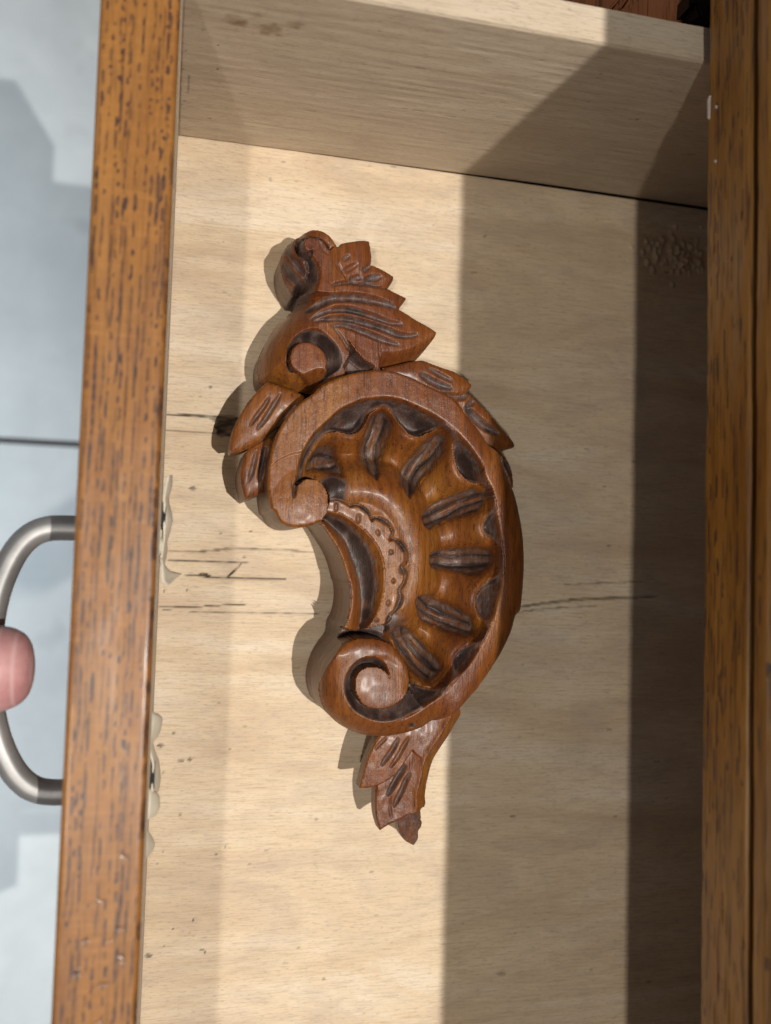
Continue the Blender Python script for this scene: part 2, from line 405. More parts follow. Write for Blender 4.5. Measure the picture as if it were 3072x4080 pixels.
# ------------------------------------------------------------------ cabinet
XC = 0.1467; ZR0 = 0.0989; ZR1 = 0.1186; YA, YB = -0.46, 0.16
cab = thing('cabinet', 'orange varnished oak cabinet at right edge that the drawer slides into', 'cabinet', (XC+.2, -.15, ZF))
def rel_strip(name, z0, z1, xf, mat, seed, r=1.0, res=.5, dents=0):
    """vertical board whose carved face looks at -x (face plane x=xf, metres)"""
    g = Grid(YA*1000, YB*1000, z0*1000, z1*1000, res) if False else Grid(-YB*1000, -YA*1000, z0*1000, z1*1000, res)
    O = [(-YB*1000+.01, z0*1000+.01), (-YA*1000-.01, z0*1000+.01), (-YA*1000-.01, z1*1000-.01), (-YB*1000+.01, z1*1000-.01)]
    Z = .25*vnoise(g.X, g.Y, 30, 5, seed)+.1*vnoise(g.X, g.Y, 6, 2, seed+1); S = np.zeros_like(Z)
    for k in range(dents):
        x = RNG.uniform(-60, 330); y = z0*1000+1+1.55*RNG.integers(0, 12)+RNG.normal(0, .25); l = RNG.uniform(1.5, 10)
        gouge(g, Z, S, [(x, y), (x+l, y+RNG.uniform(-.2,.2))], RNG.uniform(.3,.5), .12, RNG.uniform(.4,1.0), .6)
    F = np.eye(4); F[:3,0] = (0,-1,0); F[:3,1] = (0,0,1); F[:3,2] = (-1,0,0); F[:3,3] = (xf, 0, 0)
    return link(name, relief(g, O, Z, 18, S, r, None, F)[''], mat, cab)
rel_strip('rail', ZR0, ZR1, XC, M_RAIL, 3, 1.2, .35, 420)
link('gap_liner', boxmesh('gap_liner', XC+.006, XC+.016, YA, YB, ZR1-.001, ZR1+.004, 0), M_DARK, cab)
rel_strip('upper_drawer_front', ZR1+.0028, .1275, XC-.0005, M_RAIL, 9, 1.4, .5, 60)
link('moulding_groove', boxmesh('moulding_groove', XC+.003, XC+.014, YA, YB, .1274, .1300, 0), M_DARK, cab)
rel_strip('upper_moulding', .1300, .336, XC-.0005, M_RAIL, 15, 2.0, 1.2)
link('top_board', boxmesh('top_board', XC+.002, XC+.45, YA, YB, .304, .3358, .001), M_RAIL, cab)
link('back_board', boxmesh('back_board', XC+.44, XC+.452, YA, YB, ZF, .304, 0), M_MOULD, cab)
link('side_board', boxmesh('side_board', XC+.02, XC+.44, YA, YA+.018, ZF, .304, 0), M_MOULD, cab)
link('side_board', boxmesh('side_board', XC+.02, XC+.44, .034, .052, ZF, .304, 0), M_MOULD, cab)
link('dust_panel', boxmesh('dust_panel', XC+.02, XC+.44, YA+.018, .034, .108, .116, 0), M_MOULD, cab)
link('lower_rail', boxmesh('lower_rail', XC, XC+.018, YA, YB, -.045, -.022, .0012), M_RAIL, cab)

# ledge of the cabinet seen past the drawer side, with two beads across it and an iron hinge
ZL = .066
def quad_prism(name, px, z0, z1, mat, parent, label=None):
    bm = bmesh.new(); P = [unproj(u, v, z1*1000)/1000 for u, v in px]
    t = [bm.verts.new((p[0], p[1], z1)) for p in P]; b = [bm.verts.new((p[0], p[1], z0)) for p in P]; k = len(P)
    bm.faces.new(t); bm.faces.new(b[::-1])
    for i in range(k): bm.faces.new((t[i], b[i], b[(i+1) % k], t[(i+1) % k]))
    bmesh.ops.recalc_face_normals(bm, faces=bm.faces[:])
    bmesh.ops.bevel(bm, geom=[e for e in bm.edges if all(abs(v.co.z-z1) < 1e-6 for v in e.verts)], offset=.0008, segments=2, affect='EDGES')
    me = bpy.data.meshes.new(name); bm.to_mesh(me); bm.free(); return link(name, me, mat, parent, label)
quad_prism('ledge', [(2050,-260),(2440,-260),(2520,-60),(2440,30),(2330,230),(2050,230)], ZL-.02, ZL, M_MOULD, cab)
quad_prism('ledge', [(2580,-60),(2640,-260),(3072,-260),(3072,260),(2400,260),(2450,60)], ZL-.02, ZL, M_MOULD, cab)
quad_prism('bead', [(2515,-60),(2540,-60),(2470,40),(2400,160),(2380,160),(2440,40)], ZL-.02, ZL-.002, M_MOULD, cab)
quad_prism('bead', [(2545,-60),(2585,-60),(2510,55),(2440,170),(2410,170),(2475,50)], ZL-.02, ZL+.001, M_MOULD, cab)
quad_prism('hinge', [(2755,-40),(2850,-40),(2850,130),(2735,112),(2755,85),(2790,58),(2776,20),(2750,24)], ZL, ZL+.008, M_IRON, cab, 'black iron hinge corner')

# ------------------------------------------------------------------ drawer
HF = .0969; TF = .019; HE = .0929; TE = .00995
drw = thing('drawer', 'pulled open drawer with orange oak front, pale plank bottom and steel bow handle', 'drawer', (.06, -.15, -.004))
# bottom
BRES = .55
g = Grid(-.5, 262, -372, .5, BRES); O = [(-.2,-371.5), (261.5,-371.5), (261.5,-1.5), (110,-.2), (-.2,.2)]
Z = .12*vnoise(g.X, g.Y, 90, 14, 21)+.04*vnoise(g.X, g.Y, 20, 2.2, 22); S = np.zeros_like(Z)
def crack(px, w, dep, st=1.0, tp=.5): gouge(g, Z, S, K('P', px, 0), w, dep, st, tp)
crack([(660,2196),(760,2198),(850,2192),(930,2184),(1010,2186),(1120,2190),(1250,2200)], .55, .5, .62, .9)
crack([(670,2232),(760,2234),(870,2238),(1010,2244)], .28, .4, .8)
crack([(700,2294),(780,2294),(802,2290),(815,2292),(850,2300),(905,2303),(1000,2305),(1140,2308)], .42, .7, 1, .5)
crack([(790,2294),(805,2289),(822,2293),(838,2299)], .9, .9, 1, .9)
crack([(904,2302),(918,2288),(930,2276),(944,2262),(962,2246)], .38, .6, .9, .3)
crack([(620,2418),(700,2419),(780,2418),(900,2410),(1000,2407)], .30, .5, .9)
crack([(650,2430),(800,2437),(1000,2440),(1250,2444),(1310,2440)], .25, .3, .55)
crack([(2020,2425),(2200,2400),(2330,2386),(2480,2382),(2620,2378)], .7, .4, .6)
crack([(2030,2445),(2180,2425),(2380,2415)], .4, .3, .45)
crack([(2240,2330),(2400,2322),(2560,2318)], .4, .3, .4)
crack([(655,1650),(760,1655),(900,1664),(960,1668)], .5, .4, .75)
crack([(655,1715),(780,1722),(900,1728),(960,1730)], .4, .3, .55)
crack([(860,1700),(905,1696),(950,1690)], 2.6, 1.0, .85)
crack([(866,1728),(900,1722),(940,1726)], 1.7, .8, .9)
crack([(840,1668),(900,1666),(950,1668)], 1.2, .6, .7)
crack([(1330,2040),(1700,2030)], .3, .2, .3)
for (u, v, w, l, st) in [(745,2353,.5,10,.7),(655,2356,.5,10,.6),(838,1541,.8,12,.5),(770,1945,.9,26,.65),(880,2126,.5,7,.7),(1000,2116,.5,8,.8),(720,3030,.7,22,.55),
                         (755,3025,1.1,10,.55),(690,2922,.6,14,.6),(650,3075,.7,8,.6),(640,2970,.9,24,.6),(1190,2660,.4,14,.45),(1172,2662,.4,20,.4),(1077,715,1.0,8,.45),(1180,722,.6,16,.45),
                         (1260,3263,.5,10,.5),(860,3405,.5,10,.8),(625,3444,.4,6,.7),(898,3374,.4,14,.5),(770,3666,.5,8,.8),(815,3795,.5,6,.8),(654,3768,.4,5,.7),(650,3398,.4,5,.7),(690,3702,.4,4,.7),
                         (756,3720,.4,5,.6),(2000,3880,1.2,30,.3),(1290,3900,.5,12,.4),(590,3808,.9,26,.55),(870,2800,.35,12,.35),(1500,3650,.35,20,.3)]:
    gouge(g, Z, S, K('P', [(u-l/2, v), (u+l/2, v+RNG.uniform(-2,2))], 0), w, .2, st, 1.0)
for k in range(90):                                  # stray specks and pores
    u = RNG.uniform(620, 2700); v = RNG.uniform(600, 4080); l = RNG.uniform(3, 22)
    gouge(g, Z, S, K('P', [(u-l/2, v), (u+l/2, v+RNG.uniform(-1,1))], 0), RNG.uniform(.22,.5), .1, RNG.uniform(.25,.6), 1.0)
for k in range(85):                                  # blistered veneer near the far right corner
    a = RNG.normal(0, 1, 2); u = 2690+a[0]*62; v = 1015+a[1]*42; c = unproj(u, v, 0); rr = RNG.uniform(.6, 1.3)
    d = np.hypot((g.X-c[0])/rr, (g.Y-c[1])/(rr*1.7)); Z += RNG.uniform(.5,1.3)*np.clip(1-d*d, 0, 1)**1.3
S = np.clip(S*(1+.5*vnoise(g.X, g.Y, 2.5, .8, 31)), 0, 1)
link('bottom', relief(g, O, Z, 4, S, .1)[''], M_BOT, drw)
link('bottom_rebate', boxmesh('bottom_rebate', .0, .2615, -.02, .0099, -.014, -.0046, 0), M_DARK, drw)
# far side
g = Grid(-.5, 262, -.5, 93.6, .6); O = [(.0,.0), (261.5,.0), (261.5,HE*1000), (.0,HE*1000)]
Z = .25*vnoise(g.X, g.Y, 70, 18, 41)+.08*vnoise(g.X, g.Y, 14, 1.6, 42); S = np.zeros_like(Z); TN = np.zeros_like(Z)
def pz(u, v):          # pixel on the inner face y=0 -> (x, z) mm
    d = ROT @ np.array([(u-CX)/FPX, -(v-CY)/FPX, -1.0]); t = (0-CAM[1])/d[1]; p = (CAM+t*d)*1000; return (p[0], p[2])
for (u, v, w, l, st) in [(810,122,.6,8,.8),(868,182,.5,5,.8),(745,202,.5,5,.8),(733,276,.5,7,.7),(868,276,.5,6,.7),(838,286,.4,5,.6),(752,314,.4,5,.7),(790,412,.4,3,.7),(735,405,.7,6,.55),
                         (722,420,.5,5,.5),(835,474,.6,18,.4),(1145,122,.3,14,.3),(2394,293,.5,6,.7),(2348,408,.4,4,.6),(2540,478,.6,8,.7)]:
    gouge(g, Z, S, [pz(u-l/2, v), pz(u+l/2, v)], w, .15, st, 1.0)
gouge(g, Z, S, [pz(752,300), pz(752,436)], .25, .1, .45, .8)
for (u, v, w, st) in [(955,96,3.6,.50),(1080,120,5.0,.42),(1180,100,3.0,.32),(930,80,4.5,.25),(1020,60,3,.2)]:
    c = pz(u, v); d = np.hypot((g.X-c[0]), (g.Y-c[1])*1.3)/w+.35*vnoise(g.X, g.Y, 1.6, 1.2, int(u)); np.maximum(TN, st*1.5*ss(1.0, .3, d), out=TN)
for k in range(120):
    x = RNG.uniform(2, 250); y = RNG.uniform(1, 92); l = RNG.uniform(1, 5)
    gouge(g, Z, S, [(x, y), (x+l, y+RNG.uniform(-.15,.15))], .25, .12, RNG.uniform(.1,.4), 1.0)
F = np.eye(4); F[:3,1] = (0,0,1); F[:3,2] = (0,-1,0)
link('side_panel', relief(g, O, Z, TE*1000, S, .7, None, F, 0, 0, TN)[''], M_SIDE, drw, 'pale far side panel with brown stains near its rim')
link('side_panel', boxmesh('side_panel', .0, .2615, -.382, -.3722, -.004, HE, .0007), M_SIDE, drw)
link('back_panel', boxmesh('back_panel', .262, .270, -.382, .00995, -.004, HE-.008, .0007), M_SIDE, drw)
# front: varnished oak seen along its top edge
g = Grid(-TF*1000-.4, .4, -420, 70, .3); O = [(-TF*1000,-419.6), (0,-419.6), (0,69.6), (-TF*1000,69.6)]
Z = np.full(g.X.shape, HF*1000)+.10*vnoise(g.X, g.Y, 8, 25, 51)+.05*vnoise(g.X, g.Y, 2.5, 7, 52); S = np.zeros_like(Z)
for row, x0 in enumerate([-17.2,-15.8,-14.2,-13.3,-11.4,-10.3,-8.2,-6.1,-5.2,-4.0,-2.6,-1.4]):
    y = 66.0; dens = [.6,.7,.95,.85,.7,1.1,1.0,.95,.6,.85,.6,.5][row]
    while y > -330:
        l = RNG.exponential(6.0)*RNG.choice([.4,1.0,1.5])+1.0; gap = RNG.exponential(1.5/dens)+.5
        if y > -60: l *= .45
        x = x0+.55*math.sin(y*.021+row)+RNG.normal(0, .16)
        w = RNG.uniform(.2, .5)
        gouge(g, Z, S, [(x, y), (x+RNG.normal(0,.12), y-l/2), (x+RNG.normal(0,.12)-.02*l, y-l)], w, .02, RNG.uniform(.55,1.0), .4, False)
        y -= l+gap
for k in range(26):                                   # scratches and handling marks across the grain
    x = RNG.uniform(-15, -3); y = RNG.uniform(-330, -215); a = RNG.uniform(-.6,.6)
    gouge(g, Z, S, [(x, y), (x+2.2*math.cos(a), y+2.2*math.sin(a))], RNG.uniform(.2,.5), .12, RNG.uniform(.35,.75), .8)
for k in range(40):                                   # darker nicks along the inner arris
    y = RNG.uniform(-330, 40); gouge(g, Z, S, [(-.5, y), (-.4, y-RNG.uniform(2, 9))], RNG.uniform(.3,.9), .1, RNG.uniform(.4,.9), .6)
S *= np.clip(1+.6*vnoise(g.X, g.Y, .5, 1.2, 53), 0, 1.3); S = np.clip(S, 0, 1)
fr = link('front_panel', relief(g, O, Z, None, S, 1.5, None, None, 0, -22)[''], M_FRONT, drw, 'orange varnished oak drawer front with dark pores')
link('lining', boxmesh('lining', 0.0001, .0005, -.372, -.0001, .0005, HF-.003, .0002, 1), M_SIDE, fr)
# bow handle
ZH = 50.0
def hp(u, v, z=ZH): p = unproj(u, v, z); return (p[0]/1000, p[1]/1000, z/1000)
path = [hp(420,2104), hp(300,2104), hp(240,2103), hp(190,2107), hp(140,2124), hp(95,2158), hp(55,2210), hp(22,2275), hp(-8,2355), hp(-30,2450), hp(-42,2560), hp(-46,2660),
        hp(-42,2760), hp(-30,2850), hp(-8,2940), hp(22,3015), hp(60,3080), hp(105,3125), hp(150,3148), hp(200,3156), hp(260,3156), hp(400,3154)]
pw = smooth_line([p[:2] for p in path], False, 5, 80); path3 = [(a[0], a[1], ZH/1000) for a in pw]
hd = link('handle', tubemesh('handle', path3, .0035, 28, .9, lambda a: 1-.07*math.exp(-((abs(a-math.pi/2)-.0)/.22)**2)+.03*math.cos(4*a)), M_STEEL, drw, 'worn nickel bow handle')
# screw holes behind the handle feet on the inner face
for v in (2062, 3085):
    c = unproj(630, v, 62)
    bm = bmesh.new(); bmesh.ops.create_cone(bm, cap_ends=True, segments=20, radius1=.0045, radius2=.0040, depth=.0012, matrix=Matrix.Translation((.0012, c[1]/1000, .062)) @ Matrix.Rotation(math.pi/2, 4, 'Y'))
    me = bpy.data.meshes.new('screw_hole'); bm.to_mesh(me); bm.free(); link('screw_hole', me, M_DARK, drw)

# ------------------------------------------------------------------ peeling tape over the screw holes
def ribbon(name, rows, thick=.00035, parent=None):
    """rows: list of (px_top, z_top_mm, px_bottom, z_bottom_mm); curved strip between the two edges"""
    T = []; n = 7
    for (u0, v0, z0, u1, v1, z1, bow) in rows:
        a = np.array([*unproj(u0, v0, z0), z0]); b = np.array([*unproj(u1, v1, z1), z1])
        T.append([a+(b-a)*k/(n-1)+np.array([bow*math.sin(math.pi*k/(n-1)), 0, 0]) for k in range(n)])
    T = np.array(T); fine = []
    for k in range(n):
        c = smooth_line([tuple(p) for p in T[:,k]], False, 6, 89); fine.append(c)
    T = np.stack(fine, 1)/1000
    bm = bmesh.new(); G = [[bm.verts.new(p) for p in r] for r in T.tolist()]
    for i in range(len(G)-1):
        for k in range(n-1): bm.faces.new((G[i][k], G[i][k+1], G[i+1][k+1], G[i+1][k]))
    bmesh.ops.recalc_face_normals(bm, faces=bm.faces[:])
    bmesh.ops.solidify(bm, geom=bm.faces[:], thickness=thick)
    me = bpy.data.meshes.new(name); bm.to_mesh(me); bm.free()
    for f in me.polygons: f.use_smooth = True
    return link(name, me, M_TAPE, parent)
y0 = unproj(640, 2100, 60)[1]/1000
tp = thing('peeling_tape', 'crumpled cream tape curling off the drawer front, upper of the two', 'tape', (.004, y0, .0505))
# strip: rows of (u_top, v_top, z_top, u_bottom, v_bottom, z_bottom, bow)
ribbon('strip', [(672,1893,66,688,1893,58,.3),(662,1935,66,686,1940,56,.5),(657,1975,66,674,1985,55,.2),(656,2010,66,680,2025,54,.3),(656,2040,66,686,2045,53,.6),(656,2075,66,688,2075,53,.8),
                 (655,2110,66,680,2115,53,.5),(655,2150,66,668,2155,54,.2),(650,2185,66,667,2190,55,.1),(645,2220,66,662,2225,55,.1),(640,2255,66,652,2260,54,.1)], parent=tp)
ribbon('curl', [(640,2225,67,648,2255,58,.2),(641,2260,67,672,2275,57,.4),(641,2290,67,695,2283,55,.3),(645,2318,67,712,2286,53,.0),(662,2338,66,722,2285,51,.0)], parent=tp)
ribbon('backing', [(630,2055,66,655,2060,64,.1),(629,2100,66,656,2100,63,.3),(628,2135,66,655,2140,63,.0),(626,2160,67,655,2158,64,.5),(625,2190,67,652,2190,64,.4),(626,2212,67,640,2214,64,.0)], parent=tp)
y0 = unproj(620, 3100, 60)[1]/1000
tp = thing('peeling_tape', 'stained cream tape curling off the drawer front, lower of the two', 'tape', (.004, y0, .0495))
ribbon('strip', [(601,2835,67,618,2838,62,.2),(600,2860,67,640,2850,60,.6),(600,2890,67,647,2870,58,.7),(599,2920,67,635,2925,58,.5),(598,2955,67,612,2958,61,.2),(598,2985,67,622,3000,60,.1),
                 (605,3015,66,632,3025,57,.1),(612,3050,66,637,3055,56,.1),(610,3090,66,640,3090,55,.1),(608,3125,66,637,3130,55,.1),(606,3155,66,630,3158,56,.1)], parent=tp)
ribbon('flap', [(588,3138,68,608,3148,63,.2),(589,3165,68,632,3165,59,.8),(588,3200,68,638,3190,58,1.0),(587,3230,68,636,3220,58,.9),(586,3255,68,618,3250,60,.5),(585,3268,68,592,3266,65,.1)], parent=tp)
ribbon('curl', [(583,3300,67,592,3310,62,.1),(582,3335,67,608,3335,59,.3),(581,3365,67,618,3360,57,.4),(580,3395,67,608,3392,59,.2),(578,3425,67,582,3420,64,.0)], parent=tp)
ribbon('backing', [(590,3095,66,606,3090,63,.0),(589,3115,66,606,3115,62,.1),(588,3140,66,605,3142,62,.1)], parent=tp)

# ------------------------------------------------------------------ chips on the rail
def chip(px, name='chip'):
    P = []
    for u, v in px:
        d = ROT @ np.array([(u-CX)/FPX, -(v-CY)/FPX, -1.0]); t = (XC-.0005-CAM[0])/d[0]; P.append(CAM+t*d)
    bm = bmesh.new(); A = [bm.verts.new(p) for p in P]; B = [bm.verts.new(p+np.array([.0012,0,0])) for p in P]; k = len(P)
    bm.faces.new(A); bm.faces.new(B[::-1])
    for q in range(k): bm.faces.new((A[q], B[q], B[(q+1) % k], A[(q+1) % k]))
    bmesh.ops.recalc_face_normals(bm, faces=bm.faces[:]); me = bpy.data.meshes.new(name); bm.to_mesh(me); bm.free()
    return link(name, me, M_CHIP, cab)
chip([(2818,398),(2826,380),(2823,405),(2824,440),(2822,474),(2818,470)]); chip([(2848,420),(2855,420),(2854,432),(2849,432)]); chip([(2845,636),(2853,638),(2850,648),(2845,645)])

# ------------------------------------------------------------------ carved ornament
ORN = thing('carved_ornament', 'carved reddish brown wooden scroll ornament with leaves lying in the drawer', 'ornament', (.085, -.15, .0005))
LIFT = .0006
def orn(name, me, label=None):
    o = link(name, me, M_CARVE, ORN, label); o.location.z += LIFT; return o
R = .36
# ---- traced lines of the main scroll
zr = 38
outer_left = K('C', [(1120,320),(1000,400),(900,490),(820,580),(760,680),(700,790),(660,900),(630,1030),(612,1160),(605,1300),(615,1450),(640,1600)], zr)
scroll_bot = K('M', [(312,815),(340,868),(385,895)], zr)+K('E', [(0,965),(80,975),(200,965),(280,942),(330,918)], zr)
OCz = 31
outer_crease = K('E', [(362,945),(430,1045),(500,1150),(560,1260),(605,1380),(640,1500),(665,1620)], OCz)+K('F', [(665,180),(684,280),(685,380),(670,500),(640,600),(595,690)], OCz)
vol_left = K('F', [(540,800),(480,890),(420,975),(368,1080),(330,1200),(310,1320),(318,1430),(350,1530)], 25)+K('T', [(205,690),(290,785),(400,855),(520,900),(640,915),(760,908),(880,885),(1000,845),(1090,785)], 31)
bot_right = K('H', [(500,1310),(640,1220),(740,1130),(830,1040),(940,940),(1000,870),(1080,780),(1150,680),(1230,560),(1300,420),(1350,300),(1390,150)], 31)
right_side = K('G', [(1418,1470),(1440,1300),(1455,1100),(1460,900),(1452,700),(1432,540),(1400,380),(1355,200)], 29)+K('D', [(1310,1520),(1255,1375),(1195,1245)], 32)
top_right = K('D', [(1130,1150),(1080,1080),(1010,1000),(940,930),(860,850),(780,760),(690,665),(560,590),(440,535),(340,488),(240,438),(120,390),(0,355)], 37)
top_mid = K('M', [(860,97),(800,97),(700,115),(600,150),(540,185)], zr)
OUT = smooth_line(outer_left+scroll_bot+outer_crease+vol_left+bot_right+right_side+top_right+top_mid, True, 3, 60)
rim_in = K('C', [(905,1340),(918,1250),(935,1140),(962,1050),(1000,955),(1050,865),(1130,755),(1200,690),(1300,590),(1400,510),(1500,460),(1600,420)], 37)+ \
         K('M', [(760,250),(870,240),(960,255),(1040,290),(1120,330),(1200,385),(1270,450),(1330,520),(1370,585)], 37)+ \
         K('G', [(1060,0),(1130,130),(1170,260),(1190,400),(1218,550),(1240,700),(1258,850),(1262,950),(1252,1100),(1230,1250),(1200,1370),(1168,1500)], 37)+ \
         K('H', [(1140,190),(1090,310),(1010,460),(930,600),(850,710),(770,790),(690,880),(600,980),(500,1070),(400,1140),(300,1210),(200,1268),(100,1305)], 37)
rim_in_s = smooth_line(rim_in, False, 4, 60)
spiral_out = K('T', [(1000,650),(900,720),(800,765),(700,785),(600,775),(520,745),(440,700),(390,640),(360,580),(345,520),(350,440),(370,370),(420,300),(480,255),(550,240),(620,250),(680,290),(712,360),(722,425)], 36)
spiral_in = K('T', [(718,412),(700,372),(655,332),(600,312),(540,312),(480,340),(440,390),(425,450),(430,520),(460,580),(510,640),(570,665),(640,670),(720,650),(790,610),(840,560),(885,475)], 35)
v2_edge = K('T', [(300,135),(400,92),(480,72),(620,85),(720,120),(800,200),(860,300),(885,420),(880,480)], 34)
sc1_right = K('E', [(362,900),(420,820),(437,740),(435,640),(410,560),(370,490),(310,450),(240,437),(180,440),(130,470),(95,505)], 37)
ridge = K('M', [(443,640),(470,560),(515,485),(560,432),(620,412),(690,425),(738,410),(768,370),(792,322),(850,291),(890,302),(920,340),(950,382),(990,422),(1040,436),(1090,417),(1135,402),(1165,408),(1200,455),(1218,510),(1226,560),(1248,620),(1290,660),(1345,686)], 31)+ \
        K('G', [(1045,130),(1070,250),(1068,360),(1040,440),(1020,540),(1040,620),(1100,700),(1150,790),(1162,880),(1155,980),(1130,1085),(1070,1150),(1000,1220),(950,1300),(935,1400),(955,1500),(990,1580)], 31)+ \
        K('H', [(998,200),(990,300),(940,390),(850,450),(760,520),(700,600),(668,700),(620,800),(560,880),(480,930),(400,938),(340,922)], 31)
ridge_s = smooth_line(ridge, False, 5, 75)
scal = K('E', [(440,670),(500,662),(570,672),(630,705),(680,742),(720,728),(770,735),(840,770),(890,830),(910,890),(950,870),(1000,875),(1060,900),(1120,960),(1145,1040),(1115,1110),(1150,1105),(1200,1130),(1250,1180),(1287,1260),(1282,1350),(1240,1405),(1268,1450),(1280,1520),(1265,1590),(1230,1640)], 33)+ \
       K('F', [(1215,290),(1240,350),(1220,440),(1150,525),(1118,545),(1115,595),(1072,650)], 33)
scal_s = smooth_line(scal, False, 4, 60)
cove_edge = K('E', [(405,812),(470,808),(540,820),(640,860),(740,930),(820,990),(900,1070),(970,1160),(1020,1260),(1050,1370),(1060,1500),(1062,1620)], 34)+K('F', [(1060,180),(1053,280),(1020,430),(970,560),(910,650),(850,715)], 34)
cove_s = smooth_line(cove_edge, False, 4)
dark_line = K('E', [(385,885),(470,960),(570,1060),(640,1180),(690,1300),(735,1430),(770,1560)], 27)+K('F', [(755,80),(775,180),(790,300),(800,450),(792,600),(768,745)], 27)
dark_s = smooth_line(dark_line, False, 4)
crease_s = smooth_line(outer_crease, False, 4)
HP = list(rim_in_s)+K('T', [(1000,650),(960,600),(900,490)], 35)+v2_edge[::-1]+K('F', [(560,780)], OCz)+[tuple(p) for p in crease_s[::-1]]+sc1_right
SP = list(ridge_s)+K('T', [(905,470)], 33)+v2_edge[::-1][1:5]+K('F', [(1120,690)], 33)+[tuple(p) for p in scal_s[::-1]]+K('E', [(425,600),(380,500),(300,445),(200,420)], 33)
LP = [tuple(p) for p in scal_s]+[tuple(p) for p in cove_s[::-1]]
CP = [tuple(p) for p in cove_s]+[tuple(p) for p in dark_s[::-1]]
TP = [tuple(p) for p in dark_s]+K('F', [(600,700)], 30)+[tuple(p) for p in crease_s[::-1]]
hump_line = smooth_line(K('E', [(640,560),(850,560),(1050,620),(1200,750),(1310,930),(1370,1120),(1400,1320),(1380,1520)], 34)+K('F', [(1330,290),(1250,430)], 34), False, 3)
flutes = [('C', [(1245,865),(1180,900),(1100,960),(1030,1060),(1000,1150),(1030,1210),(1130,1170),(1240,1190),(1330,1230),(1440,1250),(1430,1150),(1400,1030),(1370,940),(1310,880)]),
          ('M', [(850,302),(805,330),(777,400),(765,480),(775,560),(790,620),(825,675),(850,640),(872,570),(900,500),(920,420),(912,350),(882,312)]),
          ('M', [(1150,415),(1100,440),(1050,500),(1000,570),(970,630),(955,680),(972,730),(995,760),(1050,720),(1090,670),(1130,610),(1170,550),(1190,490),(1185,440)]),
          ('G', [(1030,150),(900,120),(760,170),(620,230),(480,310),(370,400),(340,470),(370,550),(460,590),(560,560),(700,490),(850,440),(1000,390),(1050,300),(1055,210)]),
          ('G', [(1130,820),(1040,770),(850,765),(650,785),(480,810),(415,870),(420,990),(520,1040),(650,1030),(800,1050),(900,1090),(1020,1080),(1110,1000),(1150,900)]),
          ('G', [(250,1380),(300,1300),(420,1280),(560,1320),(700,1400),(850,1480),(940,1580),(960,1680),(900,1755),(800,1760),(650,1715),(500,1655),(380,1600),(290,1500)]),
          ('H', [(60,270),(180,250),(300,320),(420,430),(520,550),(580,660),(592,745),(545,820),(480,880),(400,890),(310,820),(230,720),(160,590),(90,450),(20,370)])]
g = Grid(OUT[:,0].min()-1, OUT[:,0].max()+1, OUT[:,1].min()-1, OUT[:,1].max()+1, R)
X, Y = g.X, g.Y
Z = np.full(X.shape, 38.0); S = np.zeros(X.shape)
dO, _ = g.line(OUT, True)
Z += .25*vnoise(X, Y, 17, 23, 61)
wr = ss(92, 114, X)
Z -= wr*6.5*(1-rnd(dO/9.5))+wr*1.2
dV, _ = g.line(smooth_line(vol_left, False, 3), maxd=16)
wv = ss(-178, -192, Y)
Z -= wv*11*(1-rnd(np.minimum(dV,12)/12))
dh = g.sd(HP); inH = dh > 0
dRI, _ = g.line(rim_in_s); dRL, _ = g.line(ridge_s)
Zc = 26.6+10.2*(1-np.clip(dRI/5.5, 0, 1))**2.2+3.2*(1-ss(0, 2.4, dRL))+.4*vnoise(g.X, g.Y, 4, 4, 64)
inS = g.inside(SP); inL = g.inside(LP); inC = g.inside(CP); inT = g.inside(TP)
dHu, _ = g.line(hump_line)
Zs = 32.0-9.0*ss(0, 9.5, dRL)**.85+11.0*np.clip(1-(dHu/12.5)**2, 0, 1)**1.15
Zs += .9*np.exp(-(dRL/.7)**2)
dSc, tSc = g.line(scal_s); dCE, _ = g.line(cove_s); dDL, _ = g.line(dark_s); dOC, _ = g.line(crease_s)
Zl = 33.8-.5*ss(4, 0, dCE)+.0*X
Zs = np.where(dSc < 6, Zs*(ss(0, 6, dSc))+np.maximum(Zs, 32.6)*(1-ss(0, 6, dSc)), Zs)
tc = dCE/(dCE+dDL+1e-6); Zco = 34-7.6*np.sin(tc*math.pi/2)
tt = dDL/(dDL+dOC+1e-6); Zt = 26.6+4.4*np.sin(tt*math.pi/2)
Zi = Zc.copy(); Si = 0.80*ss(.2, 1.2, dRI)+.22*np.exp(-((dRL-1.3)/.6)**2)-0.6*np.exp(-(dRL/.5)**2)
for m, zz, s_ in ((inS, Zs, .20*ss(.5, 1.6, dRL)*ss(5.5, 2.0, dRL)), (inL, Zl, .06), (inC, Zco, ss(.04, .5, tc)*.95), (inT, Zt, .30*ss(.5, 0, tt))):  # inS: shade on the slope inside the ridge, painted as dark glaze
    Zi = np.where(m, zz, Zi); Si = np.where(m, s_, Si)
# shade painted into the stain beside the small scroll and next to the big volute
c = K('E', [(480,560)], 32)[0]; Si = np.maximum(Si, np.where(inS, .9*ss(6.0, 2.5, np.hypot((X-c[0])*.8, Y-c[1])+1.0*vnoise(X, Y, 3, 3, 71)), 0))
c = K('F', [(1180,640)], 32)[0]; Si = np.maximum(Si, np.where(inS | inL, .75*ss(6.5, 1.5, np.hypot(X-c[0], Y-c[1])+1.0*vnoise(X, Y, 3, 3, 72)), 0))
Zi = np.where(inS & (dRL < 3), Zi, Zi)
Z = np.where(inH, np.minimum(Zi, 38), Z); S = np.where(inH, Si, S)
S = np.where(inH & (dRI < .9), np.maximum(S, .75*ss(0, .5, dRI)), S)
